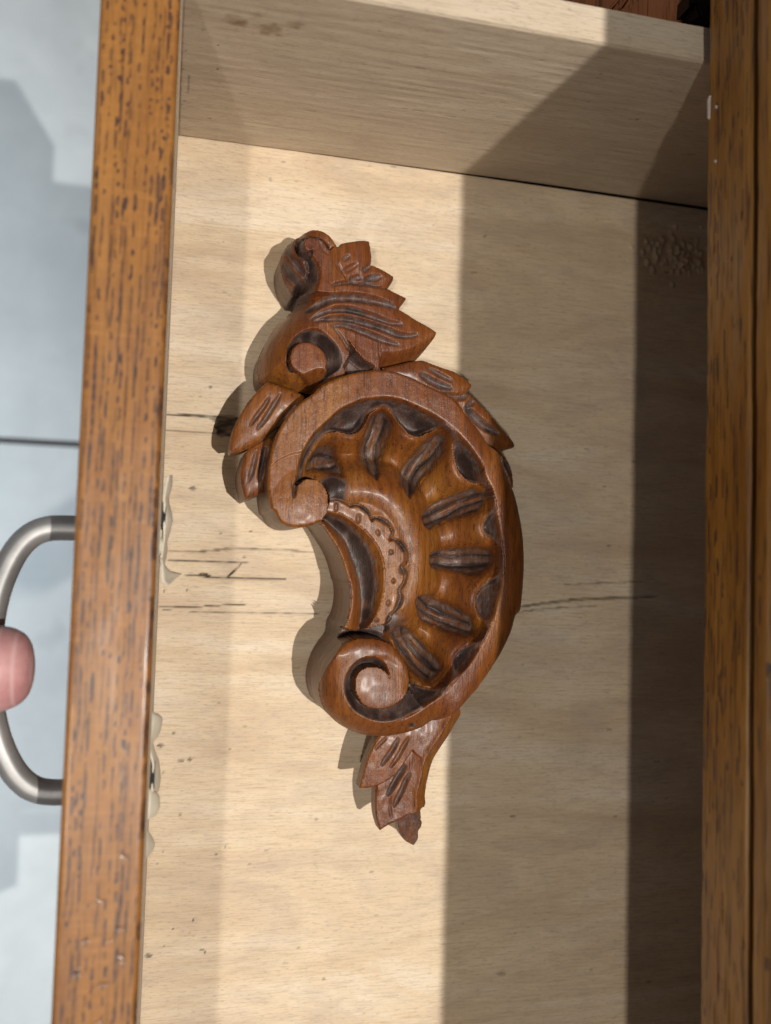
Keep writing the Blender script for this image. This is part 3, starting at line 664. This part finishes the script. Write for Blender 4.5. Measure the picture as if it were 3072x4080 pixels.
# flutes: striated dark gouges
FL = []; SF = np.zeros(X.shape); dmin = np.full(X.shape, 99.)
for c_, pts in flutes: dmin = np.minimum(dmin, -g.sd(smooth_line(K(c_, pts, 30), True, 4, 75)))
Z = np.where(inS & inH, Z+2.6*(rnd(np.clip(dmin, 0, 4.5)/4.5)-.55)*ss(17, 12, dRL)*ss(0, 2.0, dRL), Z)
for c_, pts in flutes:
    P = smooth_line(K(c_, pts, 30), True, 4, 75); d = g.sd(P, 14); A = np.asarray(P); ctr = A.mean(0)
    u_, s_, vt = np.linalg.svd(A-ctr); ax, la = vt[0], vt[1]; hw = np.abs((A-ctr)@la).max()
    lat = (X-ctr[0])*la[0]+(Y-ctr[1])*la[1]; lon = (X-ctr[0])*ax[0]+(Y-ctr[1])*ax[1]
    d = d-.45+.28*vnoise(X, Y, 1.7, 1.7, 75+len(FL)); ins = d > 0
    prof = rnd(np.clip(d, 0, 3.2)/3.2)
    st = .62*np.abs(np.cos(lat*math.pi*1.6/hw+.9*vnoise(lon, lat, 6, 3, len(FL)+80)))**.7*2-.75+.35*vnoise(lat, lon, .8, 9, len(FL)+90)
    Z = np.where(ins, Z-3.8*prof+1.5*st*ss(0, 1.6, d), Z)
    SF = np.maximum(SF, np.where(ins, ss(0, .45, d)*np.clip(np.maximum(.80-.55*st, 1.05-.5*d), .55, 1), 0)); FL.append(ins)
# scalloped border: cut line, crescents, punched dots
gouge(g, Z, S, scal_s, .6, .9, .65, 0, False)
for c_, pts, w in [('E', [(1120,960),(1150,1040)], .7), ('E', [(1165,1110),(1230,1160),(1278,1250)], 1.25), ('E', [(950,875),(1050,905),(1110,970)], 1.0), ('E', [(760,735),(850,785),(895,850)], .9),
                   ('E', [(1225,1420),(1265,1470),(1272,1500)], 1.2), ('F', [(1205,290),(1225,350),(1210,430),(1160,510)], 1.1), ('F', [(1100,560),(1085,640)], .9)]:
    gouge(g, Z, S, K(c_, pts, 33), w, .9, .95, .8)
for c_, pts, w in [('E', [(522,700),(520,800)], .9), ('E', [(765,830),(768,930)], .95), ('E', [(970,1000),(990,1070)], .8), ('E', [(1115,1225),(1130,1275)], .95), ('E', [(1152,1540),(1148,1590)], .95),
                   ('F', [(1100,390),(1090,450)], .95), ('F', [(968,590),(968,630)], .9)]:
    gouge(g, Z, S, K(c_, pts, 33), w*.85, .7, .75, .5)
# little tapered cut at the neck of the small scroll, spiral of the big volute
gouge(g, Z, S, K('C', [(925,1290),(900,1350),(888,1420),(880,1490)], 37), .75, 2.2, .95, .8)
SG = [tuple(p) for p in smooth_line(spiral_out, False, 4)]+[tuple(p) for p in smooth_line(spiral_in, False, 4)]
inG = g.inside(SG); do, _ = g.line(smooth_line(spiral_out, False, 4)); di, _ = g.line(smooth_line(spiral_in, False, 4))
tg = do/(do+di+1e-6); deep = 5.2+4*ss(90, 108, X)
e0 = np.array(K('T', [(640,490)], 36)[0]); re = np.hypot(X-e0[0], Y-e0[1])
Z = np.where(inG, np.minimum(Z, 37.2-deep*tg**.75*np.clip(do/1.2, 0, 1)**.5), Z); S = np.where(inG, np.maximum(S, .92*ss(0, .5, do)), S)
inV2eye = g.inside([tuple(p) for p in smooth_line(spiral_in, False, 4)]+K('T', [(880,440),(850,300),(760,320),(722,420)], 35))
Z = np.where(~inH, Z-.007*np.minimum(re, 9)**2*ss(11, 8, re), Z)
dE, _ = g.line(smooth_line(v2_edge, False, 4)); Z = np.where(~inH & (Y < -170), Z-2.6*(1-rnd(dE/4.0)), Z)
S = np.where(inH & (Y < -165), np.maximum(S, .95*ss(1.9, .5, dE)), S)
Z = np.where(inH & (Y < -165), Z-2.5*ss(2.0, .2, dE), Z)
# rounding of the rim's inner arris and of the small scroll
Z = np.where(~inH, Z-.55*(1-rnd(np.minimum(dRI, 1.0))), Z)
c1 = np.array(K('E', [(200,700)], 38)[0]); r1 = np.hypot(X-c1[0], Y-c1[1]); Z = np.where(~inH & (r1 < 16), Z+.7*np.clip(1-(r1/9.)**2, -.5, 1), Z)
c = K('T', [(905,805)], 33)[0]; dn = np.hypot(X-c[0], Y-c[1]); Z -= 1.2*np.clip(1-(dn/1.3)**2, 0, 1); S = np.maximum(S, ss(1.5, .7, dn))    # nail hole
Z += .13*vnoise(X, Y, 2.2, 2.8, 62)*(.6+S); S = np.maximum(soften(S, X, Y, 140), SF)
# labels for the parts (cells)
def cell(m): return m[:-1,:-1]
lab = {}; rest = np.ones((g.ny-1, g.nx-1), bool)
for k, f in enumerate(FL):
    m = cell(f & inH) & rest; lab['flute%d' % k] = m; rest &= ~m
m = cell(inL) & rest; lab['border'] = m; rest &= ~m
m = cell(inC | inT) & rest; lab['cove'] = m; rest &= ~m
m = cell(inS) & rest; lab['shell'] = m; rest &= ~m
m = cell(inH) & rest; lab['channel'] = m; rest &= ~m
m = cell((inG | inV2eye) & ~inH) & rest; lab['volute'] = m; rest &= ~m
lab['scroll_rim'] = rest
TN = np.where(inS, .58, .42)+.35*ss(14, 6, re)+np.where(inL, .1, 0)
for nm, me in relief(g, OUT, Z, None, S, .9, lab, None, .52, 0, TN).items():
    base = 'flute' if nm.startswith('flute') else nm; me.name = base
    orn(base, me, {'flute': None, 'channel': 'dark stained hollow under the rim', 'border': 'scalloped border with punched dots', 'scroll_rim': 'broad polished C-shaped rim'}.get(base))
# ---- crest: stem with volute and toothed leaf
left_out = K('A', [(1085,835),(1070,920),(1000,1000),(905,1080),(820,1180),(750,1290),(690,1400),(652,1500),(638,1600)], 20)+K('C', [(508,90),(530,170),(590,215),(680,275),(800,335),(880,360),(960,350),(1040,322),(1120,292)], 22)
bulb_out = K('A', [(1040,770),(990,690),(940,600),(915,500),(905,380),(930,290),(985,210),(1040,160),(1110,130),(1210,118),(1290,140),(1370,190),(1430,250),(1480,330)], 26)
lobes = K('B', [(512,332),(560,295),(680,265),(800,245),(875,250),(890,330),(900,460),(888,512),(960,530),(1060,570),(1155,620),(1148,670),(1088,762),(1160,795),(1310,855),(1260,920),(1215,980),(1300,1020),(1400,1075),(1540,1140),(1662,1210),(1640,1270),(1560,1380),(1490,1470),(1425,1535)], 28)
crest_bot = K('B', [(1300,1600),(1150,1680),(900,1720),(700,1760)], 28)+K('C', [(1330,230)], 28)
OUT2 = smooth_line(lobes+crest_bot+left_out[::-1]+bulb_out, True, 3, 42)
g = Grid(OUT2[:,0].min()-1, OUT2[:,0].max()+1, OUT2[:,1].min()-1, OUT2[:,1].max()+1, R); X, Y = g.X, g.Y
S = np.zeros(X.shape)
spine = smooth_line(K('A', [(1200,230),(1300,380),(1370,560),(1350,720),(1250,920),(1150,1080),(1120,1180)], 34), False, 3)
dsp, _ = g.line(spine)
Z = 34.5-.20*np.maximum(0, dsp-3)+.25*vnoise(X, Y, 12, 9, 101)
dO2, _ = g.line(OUT2, True); Z -= 1.9*(1-rnd(dO2/5.0))
s_line = smooth_line(K('A', [(1100,250),(1105,330),(1160,372),(1225,405),(1290,500),(1312,600),(1292,720),(1222,870),(1140,960),(1085,1030),(1062,1110)], 33), False, 4)
FLK = [tuple(p) for p in s_line[8:]]+K('A', [(1000,1180),(880,1120)], 26)+K('A', [(905,1080),(1000,1000),(1070,920),(1085,835),(1040,770),(1130,690),(1150,600),(1180,480),(1200,420)], 26)
inF = g.inside(FLK); dS_, _ = g.line(s_line)
Z = np.where(inF, 33.5-9*ss(0, 4.6, dS_), Z); S = np.where(inF, .85*ss(0, .9, dS_)*ss(-72, -58, Y), S)
dlo, _ = g.line(smooth_line(left_out, False, 3)); Zst = 13+21.5*rnd(dlo/13.0)
stem = g.inside(K('A', [(1062,1110),(1120,1170),(1010,1290),(945,1450),(960,1666)], 30)+K('C', [(900,120),(1050,250),(1150,300),(960,420),(500,420),(400,60)], 28)+K('A', [(500,1500),(700,1100),(980,980),(1085,1000)], 28))
Z = np.where(stem | (dlo < 12) & (Y < -62), np.minimum(Z, Zst), Z)
# curled tip
BU = [tuple(p) for p in smooth_line(bulb_out+K('A', [(1412,352),(1392,280),(1300,205),(1200,190),(1130,218),(1098,258),(1100,340),(1190,420),(1205,520),(1160,640),(1120,740),(1080,800)], 31), True, 3, 60)]
dbo, _ = g.line(smooth_line(bulb_out, False, 3), maxd=4)
db = np.maximum(g.sd(BU), np.where(dbo < .9, .05, -9)); inB = db > 0
dbs, _ = g.line(smooth_line(bulb_out[:9], False, 3)); Z = np.where(inB, 19+12*rnd(dbs/9.5)-1.6*(1-rnd(np.clip(db, 0, 1.5)/1.5)), Z); S = np.where(inB, .10+.15*vnoise(X, Y, 5, 5, 103), S)
for pts, w, dp in [([(985,225),(968,330),(1005,430),(1075,540),(1135,650)], 1.35, 3.4), ([(1070,185),(1055,300),(1075,400),(1130,455),(1190,470)], 1.2, 2.6), ([(925,440),(980,570),(1050,670),(1100,735)], 1.3, 2.8), ([(1150,480),(1165,560),(1215,590)], 1.1, 1.6)]:
    gouge(g, Z, S, K('A', pts, 26), w*.9, dp*.9, .75, .5)
gouge(g, Z, S, K('A', [(1098,300),(1102,255),(1135,212),(1200,190),(1290,203),(1370,255),(1405,345)], 32), .9, 2.4, .95, .3)
c = K('A', [(1082,790)], 22)[0]; dn = np.hypot(X-c[0], Y-c[1]); Z -= 9*ss(2.4, .6, dn); S = np.maximum(S, ss(2.8, 1.2, dn))
# volute with its eye
lip = smooth_line(K('A', [(960,1640),(945,1560),(955,1430),(1000,1310),(1080,1235),(1200,1200),(1320,1220),(1430,1290),(1520,1370),(1580,1470),(1600,1560),(1565,1650)], 33)+K('C', [(1330,130),(1240,190)], 32), False, 4)
eye = smooth_line(K('A', [(1030,1640),(985,1560),(985,1480),(1005,1425),(1055,1370),(1130,1338),(1220,1350),(1310,1400),(1370,1470),(1397,1550),(1392,1630)], 33)+K('C', [(1252,85),(1210,170),(1140,215),(1040,190),(960,130)], 31), True, 3)
inLip = g.inside(lip); dlip, _ = g.line(lip); dey = g.sd(eye)
Zg = 33.5-6.5*np.sin(np.clip(dlip/(dlip+np.abs(dey)+1e-6), 0, 1)*math.pi/2)
m = inLip & (dey <= 0); Z = np.where(m, np.minimum(Z, Zg), Z); S = np.where(m, .95*ss(0, .7, dlip), S)
ce = eye.mean(0); Z = np.where(dey > 0, 33.2-.10*np.maximum(0, ce[0]-X)-.05*np.maximum(0, ce[1]-Y)-.6*(1-rnd(dey/1.0)), Z); S = np.where(dey > 0, 0, S)
Z = np.where(dey > 0, np.minimum(Z, Zst+3), Z)
# low ground between volute and leaf, fold under the big lobe, seam
tri = K('B', [(610,1390),(690,1500),(800,1595),(905,1650),(860,1760),(600,1760),(560,1660),(628,1540)], 24); dt = g.sd(tri)
Z = np.where(dt > 0, 24+5*(1-ss(0, 1.2, dt)), Z); S = np.where(dt > 0, .72, S)
fold = K('B', [(1005,1445),(1150,1440),(1300,1405),(1450,1345),(1600,1270),(1662,1215),(1640,1270),(1560,1380),(1490,1470),(1430,1540),(1300,1610),(1150,1690),(1015,1700)], 28)
dfold, _ = g.line(smooth_line(fold[:6], False, 3)); mf = g.inside(fold)
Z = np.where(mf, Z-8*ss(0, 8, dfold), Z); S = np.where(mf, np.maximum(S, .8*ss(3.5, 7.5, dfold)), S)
gouge(g, Z, S, K('B', [(994,1350),(998,1440),(1010,1540),(1015,1690)], 29), .28, 1.2, .9, 0)
gouge(g, Z, S, K('B', [(470,1195),(560,1300),(650,1430),(750,1540),(870,1630)], 30), .55, 1.0, .7, .6)
for pts, w, dp, sn in [([(190,1025),(300,960),(450,903),(650,880),(850,890),(1050,922),(1195,965)], 1.75, 1.7, .9), ([(220,1120),(300,1075),(400,1035),(600,1010),(800,1042),(1000,1095),(1130,1132),(1270,1140)], 1.25, 1.5, .85),
                   ([(250,1142),(400,1125),(600,1110),(850,1150),(1050,1200),(1200,1255),(1330,1265),(1450,1245)], 1.3, 1.6, .85), ([(440,1190),(600,1182),(750,1220),(950,1290),(1100,1340),(1225,1370)], 1.2, 1.5, .85),
                   ([(565,485),(610,450),(662,420)], .8, .8, .9), ([(570,602),(650,560),(745,500)], .9, .8, .55), ([(650,702),(720,665),(800,640)], 1.1, 1.0, .85), ([(815,690),(900,650),(1025,620)], 1.1, 1.1, .9),
                   ([(430,765),(520,742),(620,722),(760,722),(900,728),(1090,762)], .75, 1.5, .8), ([(800,585),(850,545),(888,515)], .8, 1.0, .8), ([(560,300),(520,400),(500,520),(600,650)], .8, .6, .35), ([(310,250),(350,360),(420,440)], .45, .5, .5)]:
    gouge(g, Z, S, K('B', pts, 30), w*(1.2 if w < 1.15 else 1.0), dp*(.85 if w < 1.15 else 1.1), sn*.92, .6)
# upper lobes sit a little lower than the third tooth
up = g.inside(K('B', [(620,722),(760,722),(900,728),(1090,762),(1300,600),(1000,100),(500,100),(480,400),(540,600)], 29)); dstep, _ = g.line(smooth_line(K('B', [(620,722),(760,722),(900,728),(1090,762)], 29), False, 3), maxd=12)
Z = np.where(up, Z-1.2*ss(9, 0, dstep), Z)
Z += .13*vnoise(X, Y, 2.2, 2.8, 104)*(.6+S); S = soften(S, X, Y, 150)
lab = {}; rest = np.ones((g.ny-1, g.nx-1), bool)
for nm, m in (('curl', inB), ('volute_eye', dey > 0), ('stem', (stem | inF) & ~(dey > 0))):
    m = cell(m) & rest; lab[nm] = m; rest &= ~m
lab['crest_leaf'] = rest
TN = np.where(stem, .55, .05)+.0*X
for nm, me in relief(g, OUT2, Z, None, S, .7, lab, None, .52, 0, TN).items():
    orn(nm, me, {'crest_leaf': 'toothed leaf with four long gouges', 'curl': 'twisted dark tip'}.get(nm))
# ---- loose leaves round the rim
def leaf(pts, z, thick, slope, gouges, label, wall=.4, r=.6):
    """slope: (axis point a, axis point b, drop per mm) measured from a towards b"""
    O = smooth_line(pts, True, 3, 40); O = np.asarray(O)
    g = Grid(O[:,0].min()-1, O[:,0].max()+1, O[:,1].min()-1, O[:,1].max()+1, R); S = np.zeros(g.X.shape)
    a, b, k = slope; a = np.array(a); b = np.array(b); ax = (b-a)/np.linalg.norm(b-a)
    t = (g.X-a[0])*ax[0]+(g.Y-a[1])*ax[1]
    Z = z-k*np.maximum(0, t)+.2*vnoise(g.X, g.Y, 7, 9, 120)
    dl, _ = g.line(O, True); Z -= 1.5*(1-rnd(dl/4.5))
    for q, w, dp, sn in gouges: gouge(g, Z, S, q, w*1.15, dp, sn*.9, .6)
    Z += .12*vnoise(g.X, g.Y, 2.2, 2.8, 121); S = soften(S, g.X, g.Y, 160)
    S = np.maximum(S, .28*ss(.2, .8, vnoise(g.X, g.Y, 4, 9, 163)))
    Zl = np.maximum(Z, 4)
    orn('leaf', relief(g, O, Zl, min(thick, 60) if thick < 60 else None, S, r, None, None, wall, 0, S*0+.35)[''], label)
leaf(K('C', [(600,203),(530,260),(450,340),(370,440),(300,560),(240,680),(205,800),(190,920),(202,975),(310,960),(430,905),(530,850),(600,780),(690,700),(780,640),(900,520),(1020,400),(960,330)], 28), 29, 11,
     (K('C', [(760,420)], 28)[0], K('C', [(200,960)], 28)[0], .10),
     [(K('C', [(615,370),(560,470),(470,590),(400,690)], 28), .75, 1.1, .9), (K('C', [(745,325),(690,420),(590,580),(520,680),(478,728)], 28), .85, 1.2, .9), (K('C', [(600,800),(690,720),(780,600),(900,450)], 28), .8, 1.0, .8)], 'pointed leaf left of the rim with two gouges')
leaf(K('C', [(395,930),(345,1040),(312,1150),(305,1250),(325,1380),(358,1500),(460,1462),(555,1420),(620,1400),(660,1150),(720,900),(620,800)], 26), 26.5, 23,
     (K('C', [(520,1000)], 26)[0], K('C', [(350,1500)], 26)[0], .09),
     [(K('C', [(475,960),(450,1090),(410,1240),(385,1310)], 26), .75, 1.1, .9), (K('C', [(575,920),(550,1060),(520,1200),(505,1290)], 26), .95, 1.3, .95), (K('C', [(590,1250),(575,1400),(580,1450)], 26), .6, 1.0, .8)], 'lower left leaf beside the rim', .45)
leaf(K('D', [(330,243),(450,270),(600,320),(740,360),(840,420),(942,500),(900,560),(858,600),(780,660),(640,680),(440,620),(330,560),(200,500),(0,420),(-80,330),(60,300)], 30), 31.5, 14,
     (K('D', [(330,430)], 30)[0], K('D', [(940,510)], 30)[0], .13),
     [(K('D', [(320,395),(430,460),(560,520),(690,555)], 30), 1.3, 1.3, .95), (K('D', [(430,335),(540,395),(700,470)], 30), .9, 1.0, .75), (K('D', [(560,600),(700,632),(850,615)], 30), .7, 1.0, .7)], 'upper right leaf outside the rim')
leaf(K('D', [(640,600),(740,610),(850,620),(930,680),(1010,750),(1100,830),(1210,940),(1310,1040),(1380,1100),(1424,1170),(1402,1197),(1300,1215),(1222,1242),(1130,1260),(1040,1160),(900,1000),(760,820)], 26), 29.5, 14,
     (K('D', [(800,740)], 26)[0], K('D', [(1420,1170)], 26)[0], .22),
     [(K('D', [(800,760),(900,860),(1040,970),(1210,1060)], 26), 1.6, 1.6, .92), (K('D', [(930,690),(870,730),(810,760)], 26), 1.2, 1.2, .85), (K('D', [(700,640),(790,650),(860,625)], 28), 1.3, 1.2, .9)], 'right leaf with a hooked tip')
leaf(K('D', [(1195,1230),(1240,1275),(1300,1350),(1348,1440),(1372,1560),(1380,1640),(1345,1662),(1290,1600),(1200,1400)], 16), 18, 12,
     (K('D', [(1230,1300)], 16)[0], K('D', [(1370,1650)], 16)[0], .12), [(K('D', [(1250,1350),(1310,1440),(1340,1520)], 16), 1.0, 1.0, .9)], 'small low leaf under the right rim')
# ---- tail
TO = K('T', [(720,840),(640,860),(592,930),(555,1010),(520,1110),(490,1230),(472,1322),(540,1318),(612,1305),(602,1400),(602,1500),(615,1590),(642,1675),(700,1632),(800,1578),(803,1640),(830,1722),(880,1790),(965,1845),(992,1780),(985,1705),(1005,1660),(1003,1590),(988,1505),(1012,1500),(1032,1460),(1028,1400),(1040,1280),(1062,1180),(1100,1080),(1170,960),(1240,850),(1320,710),(1280,640),(1150,600),(900,780)], 20)
TO = smooth_line(TO, True, 3, 38)
g = Grid(TO[:,0].min()-1, TO[:,0].max()+1, TO[:,1].min()-1, TO[:,1].max()+1, R); X, Y = g.X, g.Y; S = np.zeros(X.shape)
a = np.array(K('T', [(1000,850)], 22)[0]); b = np.array(K('T', [(880,1700)], 22)[0]); ax = (b-a)/np.linalg.norm(b-a); t = (X-a[0])*ax[0]+(Y-a[1])*ax[1]; lat = (X-a[0])*ax[1]*-1+(Y-a[1])*ax[0]
rl = smooth_line(K('T', [(1330,560),(1210,750),(1110,920),(1020,1070),(985,1230),(955,1380),(965,1500),(985,1620)], 23), False, 3)
drl, _ = g.line(rl); right = g.inside([tuple(p) for p in rl]+K('T', [(1200,1700),(1300,1200),(1600,600)], 20))
Z = 25-.075*np.maximum(0, t)+.25*vnoise(X, Y, 6, 12, 131)
Z = np.where(right, Z-.95*drl, Z-.07*drl)
Z += .8*np.exp(-(drl/1.3)**2)*~right
l1 = smooth_line(K('T', [(900,1000),(800,1160),(720,1240),(612,1305)], 21), False, 3); d1, _ = g.line(l1); low = g.inside([tuple(p) for p in l1]+K('T', [(560,1500),(640,1700),(1000,1900),(1000,1100)], 21)) & ~right
Z = np.where(low, Z-1.3*ss(5, 0, d1), Z)
tip = smooth_line(K('T', [(1000,1480),(930,1520),(860,1540),(800,1575)], 20), False, 3); d2, _ = g.line(tip); low2 = g.inside([tuple(p) for p in tip]+K('T', [(780,1700),(900,1900),(1050,1800),(1030,1500)], 20))
Z = np.where(low2, Z-1.5-.35*d2, Z); S = np.where(low2, .6, S)
for pts, w, dp, sn in [([(795,905),(745,1000),(700,1070),(655,1140)], .95, 1.1, .75), ([(875,895),(830,980),(790,1060),(725,1155)], .9, 1.0, .5), ([(862,1130),(800,1230),(755,1310),(708,1395)], 1.05, 1.3, .85),
                   ([(892,1190),(850,1280),(815,1370),(760,1490)], 1.0, 1.2, .75), ([(930,1525),(945,1590),(1000,1650)], 1.1, .8, .8), ([(740,1400),(735,1500),(750,1590)], .5, .6, .3), ([(700,900),(640,960),(600,1010)], .6, .6, .6)]:
    gouge(g, Z, S, K('T', pts, 22), w, dp, sn, .5)
S = np.maximum(S, .30*ss(.1, .7, vnoise(X, Y, 3, 7, 133))); Z += .12*vnoise(X, Y, 1.8, 2.8, 132)
orn('tail_leaf', relief(g, TO, np.maximum(Z, 6.5), 5.5, S, .6, None, None, .45, 0, np.where(right, .7, .4))[''], 'frayed tail of overlapping leaves with broken tip')

# ------------------------------------------------------------------ person: thumb and hand at the handle
def mat_skin():
    n = NB('skin'); a = n.noise(n.map((160,)*3), 1, 4, .6); f = n.wave(n.map((1,.12,.2)), 75, 4, 2, 1.0)
    c = n.ramp(a, [(.3, (.40,.185,.185)), (.7, (.52,.28,.27))])
    c = n.mix(n.ramp(f, [(.80, 0.0), (1.0, .45)]), c, (.62,.42,.41))
    n.set('Base Color', c); n.set('Roughness', .5); n.set('Subsurface Weight', .12); n.b.inputs['Subsurface Radius'].default_value = (.004,.0015,.001); n.b.inputs['Subsurface Scale'].default_value = .6
    n.bump(n.math('ADD', n.math('MULTIPLY', f, -.6), n.noise(n.map((1400,)*3), 1, 3)), .22, .0004); return n.m
M_SKIN = mat_skin()
ZT = 62.0
t0 = np.array([*unproj(205, 2660, ZT), ZT])/1000
hand = thing('person', "bare thumb of a person's hand gripping the drawer handle", 'person', (t0[0]-.06, t0[1]-.01, .03))
def skin_body(name, chains, mat, parent, sub=2):
    """chains of (point, radius) joined into one skinned surface; chains share their first vertex index"""
    V, E, RR = [], [], []
    for start, pts in chains:
        prev = start
        for p, r in pts:
            V.append(p); RR.append(r)
            if prev is not None: E.append((prev, len(V)-1))
            prev = len(V)-1
    me = bpy.data.meshes.new(name); me.from_pydata(V, E, []); o = bpy.data.objects.new(name, me); COL.objects.link(o)
    md = o.modifiers.new('skin', 'SKIN'); md.use_smooth_shade = True
    for i, sv in enumerate(me.skin_vertices[0].data): sv.radius = (RR[i], RR[i]); sv.use_root = (i == 0)
    s = o.modifiers.new('sub', 'SUBSURF'); s.levels = sub; s.render_levels = sub
    k = o.modifiers.new('smooth', 'SMOOTH'); k.factor = .5; k.iterations = 14
    k = o.modifiers.new('remesh', 'REMESH'); k.mode = 'VOXEL'; k.voxel_size = .0011; k.use_smooth_shade = True
    k = o.modifiers.new('smooth2', 'SMOOTH'); k.factor = .5; k.iterations = 8
    dg = bpy.context.evaluated_depsgraph_get(); m2 = bpy.data.meshes.new_from_object(o.evaluated_get(dg)); bpy.data.objects.remove(o)
    for f in m2.polygons: f.use_smooth = True
    return m2
T = lambda dx, dy, dz: (t0[0]+dx, t0[1]+dy, t0[2]+dz)
chains = [(None, [(T(-.115,-.040,-.004), .022), (T(-.090,-.028,-.006), .021), (T(-.072,-.016,-.006), .019)]),          # wrist, palm (0,1,2)
          (2, [(T(-.052,-.009,.000), .0145), (T(-.036,-.004,.001), .0132), (T(-.021,-.001,.000), .0140), (T(-.011,.0,-.001), .0132), (T(-.0035,.0,-.002), .0092)])]   # thumb
for k, (yy, l) in enumerate(((.020,1.0),(.004,1.08),(-.012,1.02),(-.027,.85))):            # four fingers folded under the bar
    chains.append((2 if k < 2 else 1, [(T(-.060,yy,-.012), .0095), (T(-.040*l,yy,-.021), .0090), (T(-.026*l,yy,-.030), .0085), (T(-.034,yy,-.038), .0078), (T(-.046,yy,-.036), .0070)]))
chains.append((0, [(T(-.16,-.070,.010), .025), (T(-.24,-.14,.040), .032)]))
hm = skin_body('hand', chains, M_SKIN, hand, 3)
link('hand', hm, M_SKIN, hand)
